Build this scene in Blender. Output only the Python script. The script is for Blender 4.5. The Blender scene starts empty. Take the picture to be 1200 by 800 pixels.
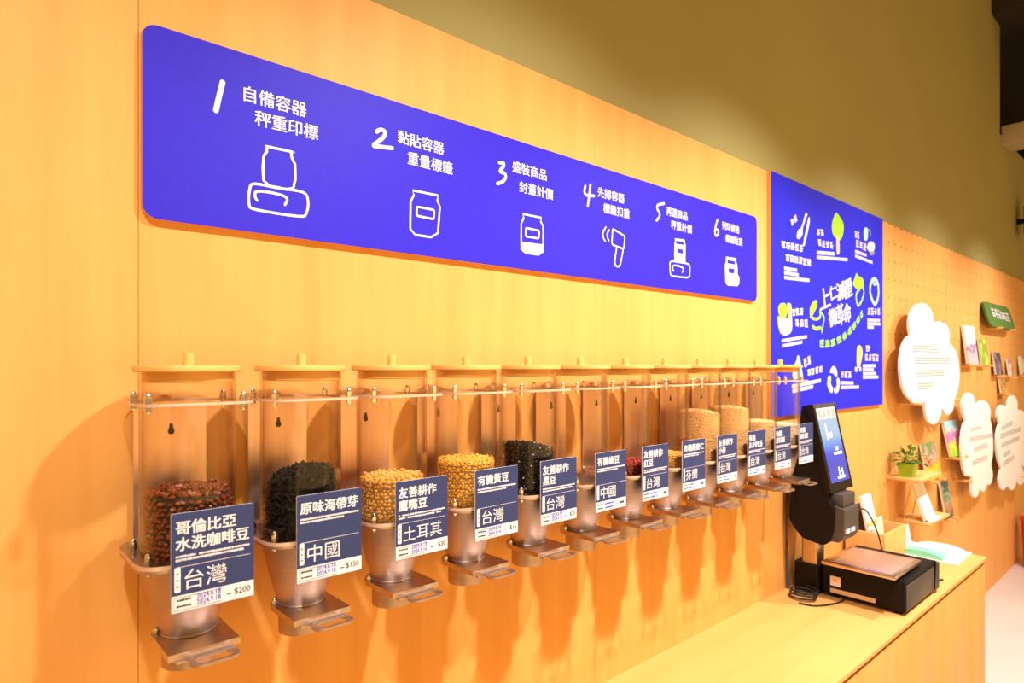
import bpy, bmesh, math, random
from math import sin, cos, pi, sqrt, atan2, radians
from mathutils import Vector, Matrix

random.seed(7)
SC = bpy.context.scene
COL = SC.collection

# ------------------------------------------------------------------ camera
EYE = 1.78                       # eye height, the row of lids stands at eye level
F_PX, VPX, HOR = 740.0, 1426.0, 427.0
ALPHA = math.atan((VPX - 600) / F_PX)      # heading measured from the wall direction (+X) towards the wall (+Y)
WALL = 1.2                       # wall plane y
cam = bpy.data.cameras.new('camera')
cam.sensor_width = 36.0
cam.lens = F_PX * 36 / 1200
cam.shift_y = (HOR - 400) / 1200
cam.clip_start = 0.02
cam.dof.use_dof = True
cam.dof.focus_distance = 1.5
cam.dof.aperture_fstop = 4.5
camo = bpy.data.objects.new('camera', cam)
COL.objects.link(camo)
camo.location = (0, 0, EYE)
camo.rotation_euler = (radians(90), 0, ALPHA - radians(90))
SC.camera = camo

# ------------------------------------------------------------------ world, lamps, exposure
vs = SC.view_settings
vs.view_transform = 'Standard'
vs.look = 'None'
vs.gamma = 1.0
vs.exposure = 0.0
vs.use_curve_mapping = False
try:
    SC.cycles.transparent_max_bounces = 40
    SC.cycles.max_bounces = 8
    SC.cycles.sample_clamp_indirect = 6.0
except Exception:
    pass
world = bpy.data.worlds.new('shop_glow')
SC.world = world
world.use_nodes = True
bg = world.node_tree.nodes['Background']
bg.inputs['Color'].default_value = (1.0, 0.57, 0.17, 1)
bg.inputs['Strength'].default_value = 0.50


def spot(name, loc, target, watts, color=(1.0, 0.95, 0.88), size=125, radius=0.025, blend=0.6):
    l = bpy.data.lights.new(name, 'SPOT')
    l.energy = watts
    l.color = color
    l.spot_size = radians(size)
    l.spot_blend = blend
    l.shadow_soft_size = radius
    o = bpy.data.objects.new(name, l)
    COL.objects.link(o)
    o.location = loc
    o.rotation_euler = (Vector(target) - Vector(loc)).to_track_quat('-Z', 'Y').to_euler()
    return o


for i, (lx, w) in enumerate([(-0.15, 92), (1.05, 165), (2.2, 218), (3.4, 172), (4.7, 150), (6.0, 150)]):
    spot('track_spotlight', (lx, 0.06, 3.02), (lx + 0.02, WALL, 0.64), w, size=109, blend=1.0, radius=0.04)

# warm fill panel added out of view, standing in for other shop lights
al = bpy.data.lights.new('fill_panel', 'AREA')
al.shape = 'RECTANGLE'
al.size, al.size_y = 10.0, 2.2
al.energy = 112
al.color = (1.0, 0.57, 0.17)
alo = bpy.data.objects.new('fill_panel', al)
COL.objects.link(alo)
alo.location = (2.6, -2.6, 1.15)
alo.rotation_euler = (radians(90), 0, 0)

# ------------------------------------------------------------------ measuring helper: a point of the photo on the plane y = d
FW = Vector((cos(ALPHA), sin(ALPHA), 0))
RT = Vector((sin(ALPHA), -cos(ALPHA), 0))


def W(px, py, d):
    r = FW + RT * ((px - 600) / F_PX) + Vector((0, 0, 1)) * ((HOR - py) / F_PX)
    t = d / r.y
    return Vector((r.x * t, d, EYE + r.z * t))


def crop(s, ox, oy, d):
    """reader for a magnified view of the photo: gives (X, Z) on the plane y = d"""
    def g(p):
        w = W(ox + p[0] / s, oy + p[1] / s, d)
        return (w.x, w.z)
    return g


# ------------------------------------------------------------------ materials
def new_mat(name):
    m = bpy.data.materials.new(name)
    m.use_nodes = True
    nt = m.node_tree
    return m, nt, nt.nodes['Principled BSDF']


def N(nt, kind, **kw):
    n = nt.nodes.new(kind)
    for k, v in kw.items():
        setattr(n, k, v)
    return n


def plain(name, col, rough=0.5, metal=0.0, var=0.06, scale=40.0, bump=0.0, spec=0.5):
    m, nt, b = new_mat(name)
    tc = N(nt, 'ShaderNodeTexCoord')
    no = N(nt, 'ShaderNodeTexNoise')
    no.inputs['Scale'].default_value = scale
    no.inputs['Detail'].default_value = 3
    nt.links.new(tc.outputs['Object'], no.inputs['Vector'])
    ra = N(nt, 'ShaderNodeValToRGB')
    ra.color_ramp.elements[0].position = 0.3
    ra.color_ramp.elements[1].position = 0.7
    ra.color_ramp.elements[0].color = tuple(c * (1 - var) for c in col) + (1,)
    ra.color_ramp.elements[1].color = tuple(min(1, c * (1 + var)) for c in col) + (1,)
    nt.links.new(no.outputs['Fac'], ra.inputs['Fac'])
    nt.links.new(ra.outputs['Color'], b.inputs['Base Color'])
    b.inputs['Roughness'].default_value = rough
    b.inputs['Metallic'].default_value = metal
    b.inputs['Specular IOR Level'].default_value = spec
    if bump:
        bu = N(nt, 'ShaderNodeBump')
        bu.inputs['Strength'].default_value = bump
        bu.inputs['Distance'].default_value = 0.002
        nt.links.new(no.outputs['Fac'], bu.inputs['Height'])
        nt.links.new(bu.outputs['Normal'], b.inputs['Normal'])
    return m


def wood(name, col, dark, grain=(14, 14, 0.9), rough=0.55, holes=False):
    m, nt, b = new_mat(name)
    tc = N(nt, 'ShaderNodeTexCoord')
    mp = N(nt, 'ShaderNodeMapping')
    mp.inputs['Scale'].default_value = grain
    nt.links.new(tc.outputs['Object'], mp.inputs['Vector'])
    n1 = N(nt, 'ShaderNodeTexNoise')
    n1.inputs['Scale'].default_value = 1.0
    n1.inputs['Detail'].default_value = 6
    n1.inputs['Roughness'].default_value = 0.65
    nt.links.new(mp.outputs['Vector'], n1.inputs['Vector'])
    n2 = N(nt, 'ShaderNodeTexNoise')
    n2.inputs['Scale'].default_value = 1.6
    n2.inputs['Detail'].default_value = 2
    nt.links.new(tc.outputs['Object'], n2.inputs['Vector'])
    mx = N(nt, 'ShaderNodeMix', data_type='FLOAT')
    mx.inputs[0].default_value = 0.35
    nt.links.new(n1.outputs['Fac'], mx.inputs[2])
    nt.links.new(n2.outputs['Fac'], mx.inputs[3])
    ra = N(nt, 'ShaderNodeValToRGB')
    ra.color_ramp.elements[0].position = 0.32
    ra.color_ramp.elements[1].position = 0.66
    ra.color_ramp.elements[0].color = dark + (1,)
    ra.color_ramp.elements[1].color = col + (1,)
    nt.links.new(mx.outputs[0], ra.inputs['Fac'])
    out = ra.outputs['Color']
    if holes:          # rows of drilled holes on a 10 cm grid
        sx = N(nt, 'ShaderNodeSeparateXYZ')
        nt.links.new(tc.outputs['Object'], sx.inputs[0])

        def cell(o):
            a = N(nt, 'ShaderNodeMath', operation='MULTIPLY')
            a.inputs[1].default_value = 10.0
            nt.links.new(o, a.inputs[0])
            f = N(nt, 'ShaderNodeMath', operation='FRACT')
            nt.links.new(a.outputs[0], f.inputs[0])
            s = N(nt, 'ShaderNodeMath', operation='SUBTRACT')
            s.inputs[1].default_value = 0.5
            nt.links.new(f.outputs[0], s.inputs[0])
            p = N(nt, 'ShaderNodeMath', operation='POWER')
            p.inputs[1].default_value = 2.0
            nt.links.new(s.outputs[0], p.inputs[0])
            return p.outputs[0]
        ad = N(nt, 'ShaderNodeMath', operation='ADD')
        nt.links.new(cell(sx.outputs['X']), ad.inputs[0])
        nt.links.new(cell(sx.outputs['Z']), ad.inputs[1])
        lt = N(nt, 'ShaderNodeMath', operation='LESS_THAN')
        lt.inputs[1].default_value = 0.0065
        nt.links.new(ad.outputs[0], lt.inputs[0])
        hi = N(nt, 'ShaderNodeMath', operation='GREATER_THAN')     # the lower part of the boards is not drilled
        hi.inputs[1].default_value = 1.72
        nt.links.new(sx.outputs['Z'], hi.inputs[0])
        dr = N(nt, 'ShaderNodeMath', operation='MULTIPLY')
        nt.links.new(lt.outputs[0], dr.inputs[0])
        nt.links.new(hi.outputs[0], dr.inputs[1])
        lt = dr
        mc = N(nt, 'ShaderNodeMix', data_type='RGBA')
        mc.inputs[7].default_value = (0.34, 0.14, 0.04, 1)
        nt.links.new(lt.outputs[0], mc.inputs[0])
        nt.links.new(out, mc.inputs[6])
        out = mc.outputs[2]
    nt.links.new(out, b.inputs['Base Color'])
    b.inputs['Roughness'].default_value = rough
    b.inputs['Specular IOR Level'].default_value = 0.3
    return m


def acrylic(name, tint, rough=0.03, f0=0.012):
    m, nt, b = new_mat(name)
    nt.nodes.remove(b)
    tr = N(nt, 'ShaderNodeBsdfTransparent')
    tr.inputs['Color'].default_value = tint + (1,)
    gl = N(nt, 'ShaderNodeBsdfGlossy')
    gl.inputs['Roughness'].default_value = rough
    gl.inputs['Color'].default_value = (1, 1, 1, 1)
    lw = N(nt, 'ShaderNodeLayerWeight')
    lw.inputs['Blend'].default_value = 0.5
    pw = N(nt, 'ShaderNodeMath', operation='POWER')
    pw.inputs[1].default_value = 3.2
    nt.links.new(lw.outputs['Facing'], pw.inputs[0])
    # a slanting ray has a longer way through the plastic and comes out warmer and dimmer
    mc = N(nt, 'ShaderNodeMix', data_type='RGBA')
    mc.inputs[6].default_value = tint + (1,)
    mc.inputs[7].default_value = (0.62, 0.42, 0.30, 1)
    nt.links.new(pw.outputs[0], mc.inputs[0])
    nt.links.new(mc.outputs[2], tr.inputs['Color'])
    fr = N(nt, 'ShaderNodeMath', operation='MULTIPLY_ADD', use_clamp=True)
    fr.inputs[1].default_value = 0.75
    fr.inputs[2].default_value = f0
    nt.links.new(pw.outputs[0], fr.inputs[0])
    mx = N(nt, 'ShaderNodeMixShader')
    nt.links.new(fr.outputs[0], mx.inputs[0])
    nt.links.new(tr.outputs[0], mx.inputs[1])
    nt.links.new(gl.outputs[0], mx.inputs[2])
    nt.links.new(mx.outputs[0], nt.nodes['Material Output'].inputs['Surface'])
    return m


def brushed(name, col, rough=0.3, axis=(90, 90, 1.5)):
    m, nt, b = new_mat(name)
    tc = N(nt, 'ShaderNodeTexCoord')
    mp = N(nt, 'ShaderNodeMapping')
    mp.inputs['Scale'].default_value = axis
    nt.links.new(tc.outputs['Object'], mp.inputs['Vector'])
    no = N(nt, 'ShaderNodeTexNoise')
    no.inputs['Scale'].default_value = 1.0
    no.inputs['Detail'].default_value = 4
    nt.links.new(mp.outputs['Vector'], no.inputs['Vector'])
    ra = N(nt, 'ShaderNodeValToRGB')
    ra.color_ramp.elements[0].position = 0.3
    ra.color_ramp.elements[1].position = 0.7
    ra.color_ramp.elements[0].color = tuple(c * 0.9 for c in col) + (1,)
    ra.color_ramp.elements[1].color = col + (1,)
    nt.links.new(no.outputs['Fac'], ra.inputs['Fac'])
    nt.links.new(ra.outputs['Color'], b.inputs['Base Color'])
    b.inputs['Metallic'].default_value = 1.0
    b.inputs['Roughness'].default_value = rough
    return m


def blotch(name, cols, scale=30.0):
    m, nt, b = new_mat(name)
    tc = N(nt, 'ShaderNodeTexCoord')
    vo = N(nt, 'ShaderNodeTexVoronoi')
    vo.inputs['Scale'].default_value = scale
    nt.links.new(tc.outputs['Object'], vo.inputs['Vector'])
    sx = N(nt, 'ShaderNodeSeparateXYZ')
    nt.links.new(vo.outputs['Color'], sx.inputs[0])
    ra = N(nt, 'ShaderNodeValToRGB')
    ra.color_ramp.interpolation = 'CONSTANT'
    els = ra.color_ramp.elements
    for i, c in enumerate(cols):
        e = els[i] if i < 2 else els.new(i / len(cols))
        e.position = i / len(cols)
        e.color = c + (1,)
    nt.links.new(sx.outputs[0], ra.inputs['Fac'])
    nt.links.new(ra.outputs['Color'], b.inputs['Base Color'])
    b.inputs['Roughness'].default_value = 0.4
    return m


def bands(name, stops, wob=0.30, scale=9.0):
    """a printed cover: wavy fields of colour from the foot to the head of the book"""
    m, nt, b = new_mat(name)
    tc = N(nt, 'ShaderNodeTexCoord')
    sx = N(nt, 'ShaderNodeSeparateXYZ')
    nt.links.new(tc.outputs['Generated'], sx.inputs[0])
    no = N(nt, 'ShaderNodeTexNoise')
    no.inputs['Scale'].default_value = scale
    no.inputs['Detail'].default_value = 1
    nt.links.new(tc.outputs['Object'], no.inputs['Vector'])
    ma = N(nt, 'ShaderNodeMath', operation='MULTIPLY_ADD')
    ma.inputs[1].default_value = wob * 2
    ma.inputs[2].default_value = -wob
    nt.links.new(no.outputs['Fac'], ma.inputs[0])
    ad = N(nt, 'ShaderNodeMath', operation='ADD', use_clamp=True)
    nt.links.new(ma.outputs[0], ad.inputs[0])
    nt.links.new(sx.outputs['Z'], ad.inputs[1])
    ra = N(nt, 'ShaderNodeValToRGB')
    ra.color_ramp.interpolation = 'CONSTANT'
    els = ra.color_ramp.elements
    for i, (p, c) in enumerate(stops):
        e = els[i] if i < 2 else els.new(p)
        e.position = p
        e.color = c + (1,)
    nt.links.new(ad.outputs[0], ra.inputs['Fac'])
    nt.links.new(ra.outputs['Color'], b.inputs['Base Color'])
    b.inputs['Roughness'].default_value = 0.4
    return m


def glowing(name, stops, strength):
    """a lit screen: colours from the bottom to the top of the panel (generated z)"""
    m, nt, b = new_mat(name)
    tc = N(nt, 'ShaderNodeTexCoord')
    sx = N(nt, 'ShaderNodeSeparateXYZ')
    nt.links.new(tc.outputs['Generated'], sx.inputs[0])
    ra = N(nt, 'ShaderNodeValToRGB')
    els = ra.color_ramp.elements
    for i, (p, c) in enumerate(stops):
        e = els[i] if i < 2 else els.new(p)
        e.position = p
        e.color = c + (1,)
    nt.links.new(sx.outputs['Z'], ra.inputs['Fac'])
    b.inputs['Base Color'].default_value = (0.02, 0.02, 0.03, 1)
    nt.links.new(ra.outputs['Color'], b.inputs['Emission Color'])
    b.inputs['Emission Strength'].default_value = strength
    b.inputs['Roughness'].default_value = 0.15
    return m


def lit_plain(name, col, strength):
    m, nt, b = new_mat(name)
    b.inputs['Base Color'].default_value = col + (1,)
    b.inputs['Emission Color'].default_value = col + (1,)
    b.inputs['Emission Strength'].default_value = strength
    return m


PLY = wood('birch_plywood', (0.82, 0.43, 0.125), (0.70, 0.335, 0.085))
PLY_TOP = wood('birch_plywood_top', (0.84, 0.46, 0.145), (0.74, 0.375, 0.105), grain=(0.9, 14, 14))
PEG = wood('peg_plywood', (0.82, 0.43, 0.14), (0.70, 0.335, 0.095), holes=True)
LIDW = wood('lid_bamboo', (0.86, 0.50, 0.15), (0.72, 0.36, 0.09), grain=(6, 40, 40), rough=0.4)
PALEW = wood('pale_wood', (0.86, 0.52, 0.20), (0.76, 0.40, 0.13))
OLIVE = plain('olive_paint', (0.34, 0.31, 0.12), 0.8, var=0.05, scale=1.3)
FLOORM = plain('polished_concrete', (0.74, 0.68, 0.70), 0.45, var=0.05, scale=2.5)
VOID_DARK = plain('void_dark', (0.020, 0.014, 0.010), 0.8)  # near-black for the void and key hole; their dark is painted in
BEAMM = plain('beam_paint', (0.50, 0.42, 0.28), 0.8)
BLUE = plain('sign_blue', (0.028, 0.014, 0.64), 0.55, var=0.05, scale=60, spec=0.25)
BLUE2 = plain('poster_blue', (0.020, 0.020, 0.70), 0.55, var=0.03, scale=60, spec=0.2)
WHITE = plain('print_white', (0.80, 0.80, 0.87), 0.5, var=0.02)
PINKW = plain('print_pale', (0.80, 0.75, 0.84), 0.5, var=0.02)
CLOUDW = plain('foam_board_white', (0.87, 0.87, 0.90), 0.6, var=0.02)
GREY = plain('print_grey', (0.27, 0.24, 0.24), 0.6, var=0.05)
LIME = plain('print_lime', (0.36, 0.72, 0.03), 0.5)
YLW = plain('print_yellow', (0.80, 0.70, 0.20), 0.5)
SKYB = plain('print_sky', (0.40, 0.68, 0.85), 0.5)
SALM = plain('print_salmon', (0.85, 0.50, 0.36), 0.5)
NAVY = plain('card_navy', (0.036, 0.050, 0.150), 0.5, var=0.04, scale=90, spec=0.2)
INK = plain('print_ink', (0.035, 0.035, 0.045), 0.6)
BLUEINK = plain('pen_blue', (0.03, 0.06, 0.62), 0.6)
TUBEM = acrylic('clear_acrylic_tube', (0.985, 0.965, 0.945))
RIM = plain('acrylic_bright_edge', (0.70, 0.47, 0.35), 0.25, var=0.02)  # opaque pale tone paints the bright line along the clear edges
CLEAR = acrylic('clear_acrylic_plate', (0.93, 0.88, 0.83), 0.06, 0.05)
STEEL = brushed('stainless_steel', (0.56, 0.43, 0.39), 0.46, (3, 3, 120))
STEELP = brushed('stainless_plate', (0.68, 0.55, 0.50), 0.28, (4, 60, 60))
STEELB = brushed('stainless_back', (0.86, 0.62, 0.54), 0.42, (160, 3, 2))
CHROME = plain('chrome_nut', (0.80, 0.76, 0.76), 0.2, 1.0, var=0.02)
BLACKP = plain('black_plastic', (0.009, 0.007, 0.007), 0.5, var=0.1, spec=0.12)
BLACKG = plain('black_gloss', (0.008, 0.007, 0.007), 0.25, spec=0.25)
GREYP = plain('grey_plastic', (0.070, 0.058, 0.055), 0.4, spec=0.35)
CABLE = plain('cable_black', (0.012, 0.010, 0.010), 0.5)
GREENB = plain('green_board', (0.065, 0.16, 0.022), 0.6)
POTG = plain('pot_green', (0.30, 0.46, 0.02), 0.45)
LEAF = plain('leaf_green', (0.075, 0.20, 0.012), 0.45, var=0.4, scale=25)
SOIL = plain('soil', (0.03, 0.02, 0.01), 0.9)
TEAL = plain('leaflet_teal', (0.22, 0.74, 0.55), 0.5)
PAPER = plain('paper_white', (0.88, 0.87, 0.84), 0.6, var=0.02)
CREAM = plain('paper_cream', (0.86, 0.78, 0.58), 0.6, var=0.02)
REDP = plain('red_plastic', (0.75, 0.03, 0.02), 0.4)
GAP_SHADE = plain('shadow_gap', (0.10, 0.030, 0.012), 0.8)

# ------------------------------------------------------------------ mesh helpers
class MB:
    def __init__(self):
        self.v, self.f, self.m, self.s = [], [], [], []

    def add(self, vs, fs, mi=0, smooth=False):
        b = len(self.v)
        self.v += [tuple(p) for p in vs]
        for f in fs:
            self.f.append(tuple(i + b for i in f))
            self.m.append(mi)
            self.s.append(smooth)
        return self

    def box(self, lo, hi, bev=0.0, mi=0):
        (x0, y0, z0), (x1, y1, z1) = lo, hi
        if bev <= 0:
            vs = [(x, y, z) for z in (z0, z1) for y in (y0, y1) for x in (x0, x1)]
            fs = [(0, 2, 3, 1), (4, 5, 7, 6), (0, 1, 5, 4), (2, 6, 7, 3), (0, 4, 6, 2), (1, 3, 7, 5)]
            return self.add(vs, fs, mi)
        bm = bmesh.new()
        bmesh.ops.create_cube(bm, size=1)
        for v in bm.verts:
            v.co = Vector(((x0 + x1) / 2 + v.co.x * (x1 - x0), (y0 + y1) / 2 + v.co.y * (y1 - y0), (z0 + z1) / 2 + v.co.z * (z1 - z0)))
        bmesh.ops.bevel(bm, geom=bm.edges[:], offset=bev, segments=2, profile=0.5, affect='EDGES')
        return self.from_bm(bm, mi)

    def from_bm(self, bm, mi=0, smooth=False):
        bm.verts.ensure_lookup_table()
        bm.verts.index_update()
        self.add([v.co[:] for v in bm.verts], [[v.index for v in f.verts] for f in bm.faces], mi, smooth)
        bm.free()
        return self

    def lathe(self, prof, c=(0, 0), seg=40, mi=0, smooth=True, close=False):
        """prof: list of (r, z); spins about the vertical through c"""
        vs, fs = [], []
        n = len(prof)
        for k in range(seg):
            a = 2 * pi * k / seg
            for r, z in prof:
                vs.append((c[0] + r * cos(a), c[1] + r * sin(a), z))
        for k in range(seg):
            k2 = (k + 1) % seg
            for j in range(n if close else n - 1):
                j2 = (j + 1) % n
                fs.append((k * n + j, k2 * n + j, k2 * n + j2, k * n + j2))
        self.add(vs, fs, mi, smooth)
        if not close:
            for j, (r, z) in ((0, prof[0]), (n - 1, prof[-1])):
                if r > 1e-6:
                    b = len(self.v)
                    ring = [(c[0] + r * cos(2 * pi * k / seg), c[1] + r * sin(2 * pi * k / seg), z) for k in range(seg)]
                    self.add(ring, [tuple(range(seg))[::-1] if j == 0 else tuple(range(seg))], mi)
        return self

    def prism_z(self, poly, z0, z1, mi=0):
        n = len(poly)
        vs = [(x, y, z0) for x, y in poly] + [(x, y, z1) for x, y in poly]
        fs = [tuple(range(n))[::-1], tuple(range(n, 2 * n))] + [(i, (i + 1) % n, n + (i + 1) % n, n + i) for i in range(n)]
        return self.add(vs, fs, mi)

    def prism_y(self, poly, y0, y1, mi=0, edge_mi=None):
        """polygon in (x, z), front face at y0 (towards the viewer)"""
        n = len(poly)
        ar = sum(poly[i][0] * poly[(i + 1) % n][1] - poly[(i + 1) % n][0] * poly[i][1] for i in range(n))
        if ar < 0:
            poly = poly[::-1]
        vs = [(x, y0, z) for x, z in poly] + [(x, y1, z) for x, z in poly]
        self.add(vs, [tuple(range(n)), tuple(range(n, 2 * n))[::-1]], mi)
        self.add(vs, [(i, n + i, n + (i + 1) % n, (i + 1) % n) for i in range(n)], mi if edge_mi is None else edge_mi)
        return self

    def prism_x(self, poly, x0, x1, mi=0):
        n = len(poly)
        vs = [(x0, y, z) for y, z in poly] + [(x1, y, z) for y, z in poly]
        return self.add(vs, [tuple(range(n))[::-1], tuple(range(n, 2 * n))] + [(i, (i + 1) % n, n + (i + 1) % n, n + i) for i in range(n)], mi)

    def tube(self, pts, r, seg=8, mi=0, flat=None, y=None, closed=False):
        pts = [Vector(p) for p in pts]
        n = len(pts)
        vs, fs = [], []
        up = Vector((0, 1, 0)) if flat else Vector((0, 0, 1))
        for i, p in enumerate(pts):
            a = pts[(i - 1) % n] if closed or i else pts[0]
            b = pts[(i + 1) % n] if closed or i < n - 1 else pts[-1]
            t = (b - a)
            t = t.normalized() if t.length > 1e-9 else Vector((1, 0, 0))
            s = t.cross(up)
            if s.length < 1e-4:
                s = t.cross(Vector((1, 0, 0)))
            s.normalize()
            u = s.cross(t).normalized()
            # keep the width through corners
            for k in range(seg):
                an = 2 * pi * k / seg
                vs.append(p + s * (r * cos(an)) + u * (r * sin(an) * (flat or 1)))
        m = n if closed else n - 1
        for i in range(m):
            i2 = (i + 1) % n
            for k in range(seg):
                k2 = (k + 1) % seg
                fs.append((i * seg + k, i2 * seg + k, i2 * seg + k2, i * seg + k2))
        if not closed:
            fs.append(tuple(range(seg)))
            fs.append(tuple(range((n - 1) * seg, n * seg))[::-1])
        self.add(vs, fs, mi, True)
        if flat and not closed:      # round ends of a drawn stroke
            for p in (pts[0], pts[-1]):
                self.disc_y(p.x, p.z, r, p.y - r * flat * 0.9, mi)
        return self

    def disc_y(self, x, z, r, y, mi=0, seg=12, rz=None):
        rz = rz or r
        return self.add([(x + r * cos(2 * pi * k / seg), y, z + rz * sin(2 * pi * k / seg)) for k in range(seg)], [tuple(range(seg))], mi)

    def poly_y(self, poly, y, mi=0):
        n = len(poly)
        ar = sum(poly[i][0] * poly[(i + 1) % n][1] - poly[(i + 1) % n][0] * poly[i][1] for i in range(n))
        if ar < 0:
            poly = poly[::-1]
        return self.add([(x, y, z) for x, z in poly], [tuple(range(n))], mi)

    def rect_y(self, x0, x1, z0, z1, y, mi=0):
        return self.poly_y([(x0, z0), (x1, z0), (x1, z1), (x0, z1)], y, mi)

    def ball(self, c, r, sub=1, mi=0, rot=None):
        vs, fs = ico(sub)
        R = rot or Matrix.Identity(3)
        r = (r, r, r) if isinstance(r, float) else r
        self.add([(R @ Vector((v[0] * r[0], v[1] * r[1], v[2] * r[2]))) + Vector(c) for v in vs], fs, mi, True)
        return self

    def build(self, name, mats, parent=None, loc=None):
        me = bpy.data.meshes.new(name)
        me.from_pydata(self.v, [], self.f)
        mats = mats if isinstance(mats, (list, tuple)) else [mats]
        for m in mats:
            me.materials.append(m)
        me.polygons.foreach_set('material_index', self.m)
        me.polygons.foreach_set('use_smooth', self.s)
        me.update()
        me.set_sharp_from_angle(angle=radians(38))
        o = bpy.data.objects.new(name, me)
        COL.objects.link(o)
        if parent:
            o.parent = parent
        if loc:
            o.location = loc
        return o


_ico = {}


def ico(sub):
    if sub not in _ico:
        bm = bmesh.new()
        bmesh.ops.create_icosphere(bm, subdivisions=sub, radius=1)
        bm.verts.index_update()
        _ico[sub] = ([v.co[:] for v in bm.verts], [tuple(v.index for v in f.verts) for f in bm.faces])
        bm.free()
    return _ico[sub]


def rand_rot():
    return Matrix.Rotation(random.uniform(0, 2 * pi), 3, 'Z') @ Matrix.Rotation(random.uniform(0, pi), 3, 'X') @ Matrix.Rotation(random.uniform(0, 2 * pi), 3, 'Z')


def smooth_path(pts, n=5, closed=False):
    P = [Vector((p[0], p[1], p[2] if len(p) > 2 else 0)) for p in pts]
    out = []
    m = len(P)
    rng = range(m) if closed else range(m - 1)
    for i in rng:
        p0 = P[(i - 1) % m] if closed or i > 0 else P[0]
        p1, p2 = P[i], P[(i + 1) % m]
        p3 = P[(i + 2) % m] if closed or i + 2 < m else P[-1]
        for k in range(n):
            t = k / n
            out.append(0.5 * ((2 * p1) + (p2 - p0) * t + (2 * p0 - 5 * p1 + 4 * p2 - p3) * t * t + (3 * p1 - p0 - 3 * p2 + p3) * t ** 3))
    if not closed:
        out.append(P[-1])
    return out


def round_rect(x0, x1, y0, y1, r, seg=6):
    out = []
    for cx, cy, a0 in ((x1 - r, y0 + r, -90), (x1 - r, y1 - r, 0), (x0 + r, y1 - r, 90), (x0 + r, y0 + r, 180)):
        for k in range(seg + 1):
            a = radians(a0 + 90 * k / seg)
            out.append((cx + r * cos(a), cy + r * sin(a)))
    return out


def round_poly(pts, r, seg=5):
    """round the corners of any polygon"""
    out = []
    n = len(pts)
    for i in range(n):
        a, b, c = Vector(pts[i - 1]), Vector(pts[i]), Vector(pts[(i + 1) % n])
        u, w = (a - b), (c - b)
        rr = min(r, u.length * 0.45, w.length * 0.45)
        p, q = b + u.normalized() * rr, b + w.normalized() * rr
        for k in range(seg + 1):
            t = k / seg
            out.append(tuple(p * (1 - t) ** 2 + b * 2 * t * (1 - t) + q * t * t))
    return out


def tag(o, label, cat, group=None, kind=None):
    o['label'] = label
    o['category'] = cat
    if group:
        o['group'] = group
    if kind:
        o['kind'] = kind
    return o


def thing(name, label, cat, loc=(0, 0, 0), group=None):
    o = bpy.data.objects.new(name, None)
    o.empty_display_size = 0.03
    COL.objects.link(o)
    o.location = loc
    return tag(o, label, cat, group)


def struct(name, mb, mat):
    o = mb.build(name, mat)
    o['kind'] = 'structure'
    return o


def copy_tree(o, parent=None):
    c = o.copy()
    COL.objects.link(c)
    if parent:
        c.parent = parent
    for ch in list(o.children):
        copy_tree(ch, c)
    return c


# lettering: text turned into a flat mesh facing -Y
_txt = {}


def text_geo(s, offset=0.0):
    if (s, offset) not in _txt:
        cu = bpy.data.curves.new('t', 'FONT')
        cu.body = s
        cu.size = 1.0
        cu.offset = offset
        cu.resolution_u = 2
        o = bpy.data.objects.new('t', cu)
        COL.objects.link(o)
        dg = bpy.context.evaluated_depsgraph_get()
        dg.update()
        me = bpy.data.meshes.new_from_object(o.evaluated_get(dg))
        _txt[(s, offset)] = ([v.co[:] for v in me.vertices], [tuple(p.vertices) for p in me.polygons])
        bpy.data.objects.remove(o)
        bpy.data.curves.remove(cu)
        bpy.data.meshes.remove(me)
    return _txt[(s, offset)]


def put_text(mb, s, x, z, y, size, offset=0.0, sx=1.0, rot=0.0, mi=0):
    # offset > 0 makes the strokes bolder: the same lettering laid over itself, shifted by that much
    vs, fs = text_geo(s)
    ca, sa = cos(rot), sin(rot)
    shifts = [(0, 0)] if offset <= 0 else [(-offset, -offset * .6), (offset, -offset * .6), (-offset, offset * .6), (offset, offset * .6), (0, 0)]
    for i, (du, dv) in enumerate(shifts):
        pts = []
        for v in vs:
            a, b = (v[0] + du) * size * sx, (v[1] + dv) * size
            pts.append((x + a * ca - b * sa, y - .00003 * i, z + a * sa + b * ca))
        mb.add(pts, fs, mi)
    return mb


def scribble(mb, x, z, w, h, n, y, sw, rot=0.0, rnd=None, mi=0):
    """a run of n unreadable brush-written marks"""
    rnd = rnd or random
    ca, sa = cos(rot), sin(rot)

    def P(a, b):
        return (x + a * ca - b * sa, y, z + a * sa + b * ca)
    cw = w / n
    for i in range(n):
        a0 = i * cw + cw * 0.08
        a1 = (i + 1) * cw - cw * 0.08
        for k in range(3):
            b = h * (0.12 + 0.36 * k + rnd.uniform(-.06, .06))
            j = rnd.uniform(0, .25) * cw
            mb.tube([P(a0 + j, b), P(a1 - rnd.uniform(0, .2) * cw, b + rnd.uniform(-.05, .12) * h)], sw, 6, mi, flat=0.08)
        for k in range(2):
            a = a0 + (a1 - a0) * (0.25 + 0.45 * k + rnd.uniform(-.1, .1))
            mb.tube([P(a, rnd.uniform(0, .15) * h), P(a + rnd.uniform(-.1, .1) * cw, h * rnd.uniform(.8, 1.0))], sw, 6, mi, flat=0.08)
    return mb


def dashes(mb, x, z, w, h, y, seed=1, mi=0, gap=0.12):
    """a line of print too small to read"""
    r = random.Random(seed)
    n = max(3, int(w / (h * 1.05)))
    cw = w / n
    for i in range(n):
        if r.random() < gap * 0.6:
            continue
        a = x + i * cw
        mb.rect_y(a, a + cw * r.uniform(.75, .95), z + h * r.uniform(0, .15), z + h * r.uniform(.82, 1), y, mi)
    return mb


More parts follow.
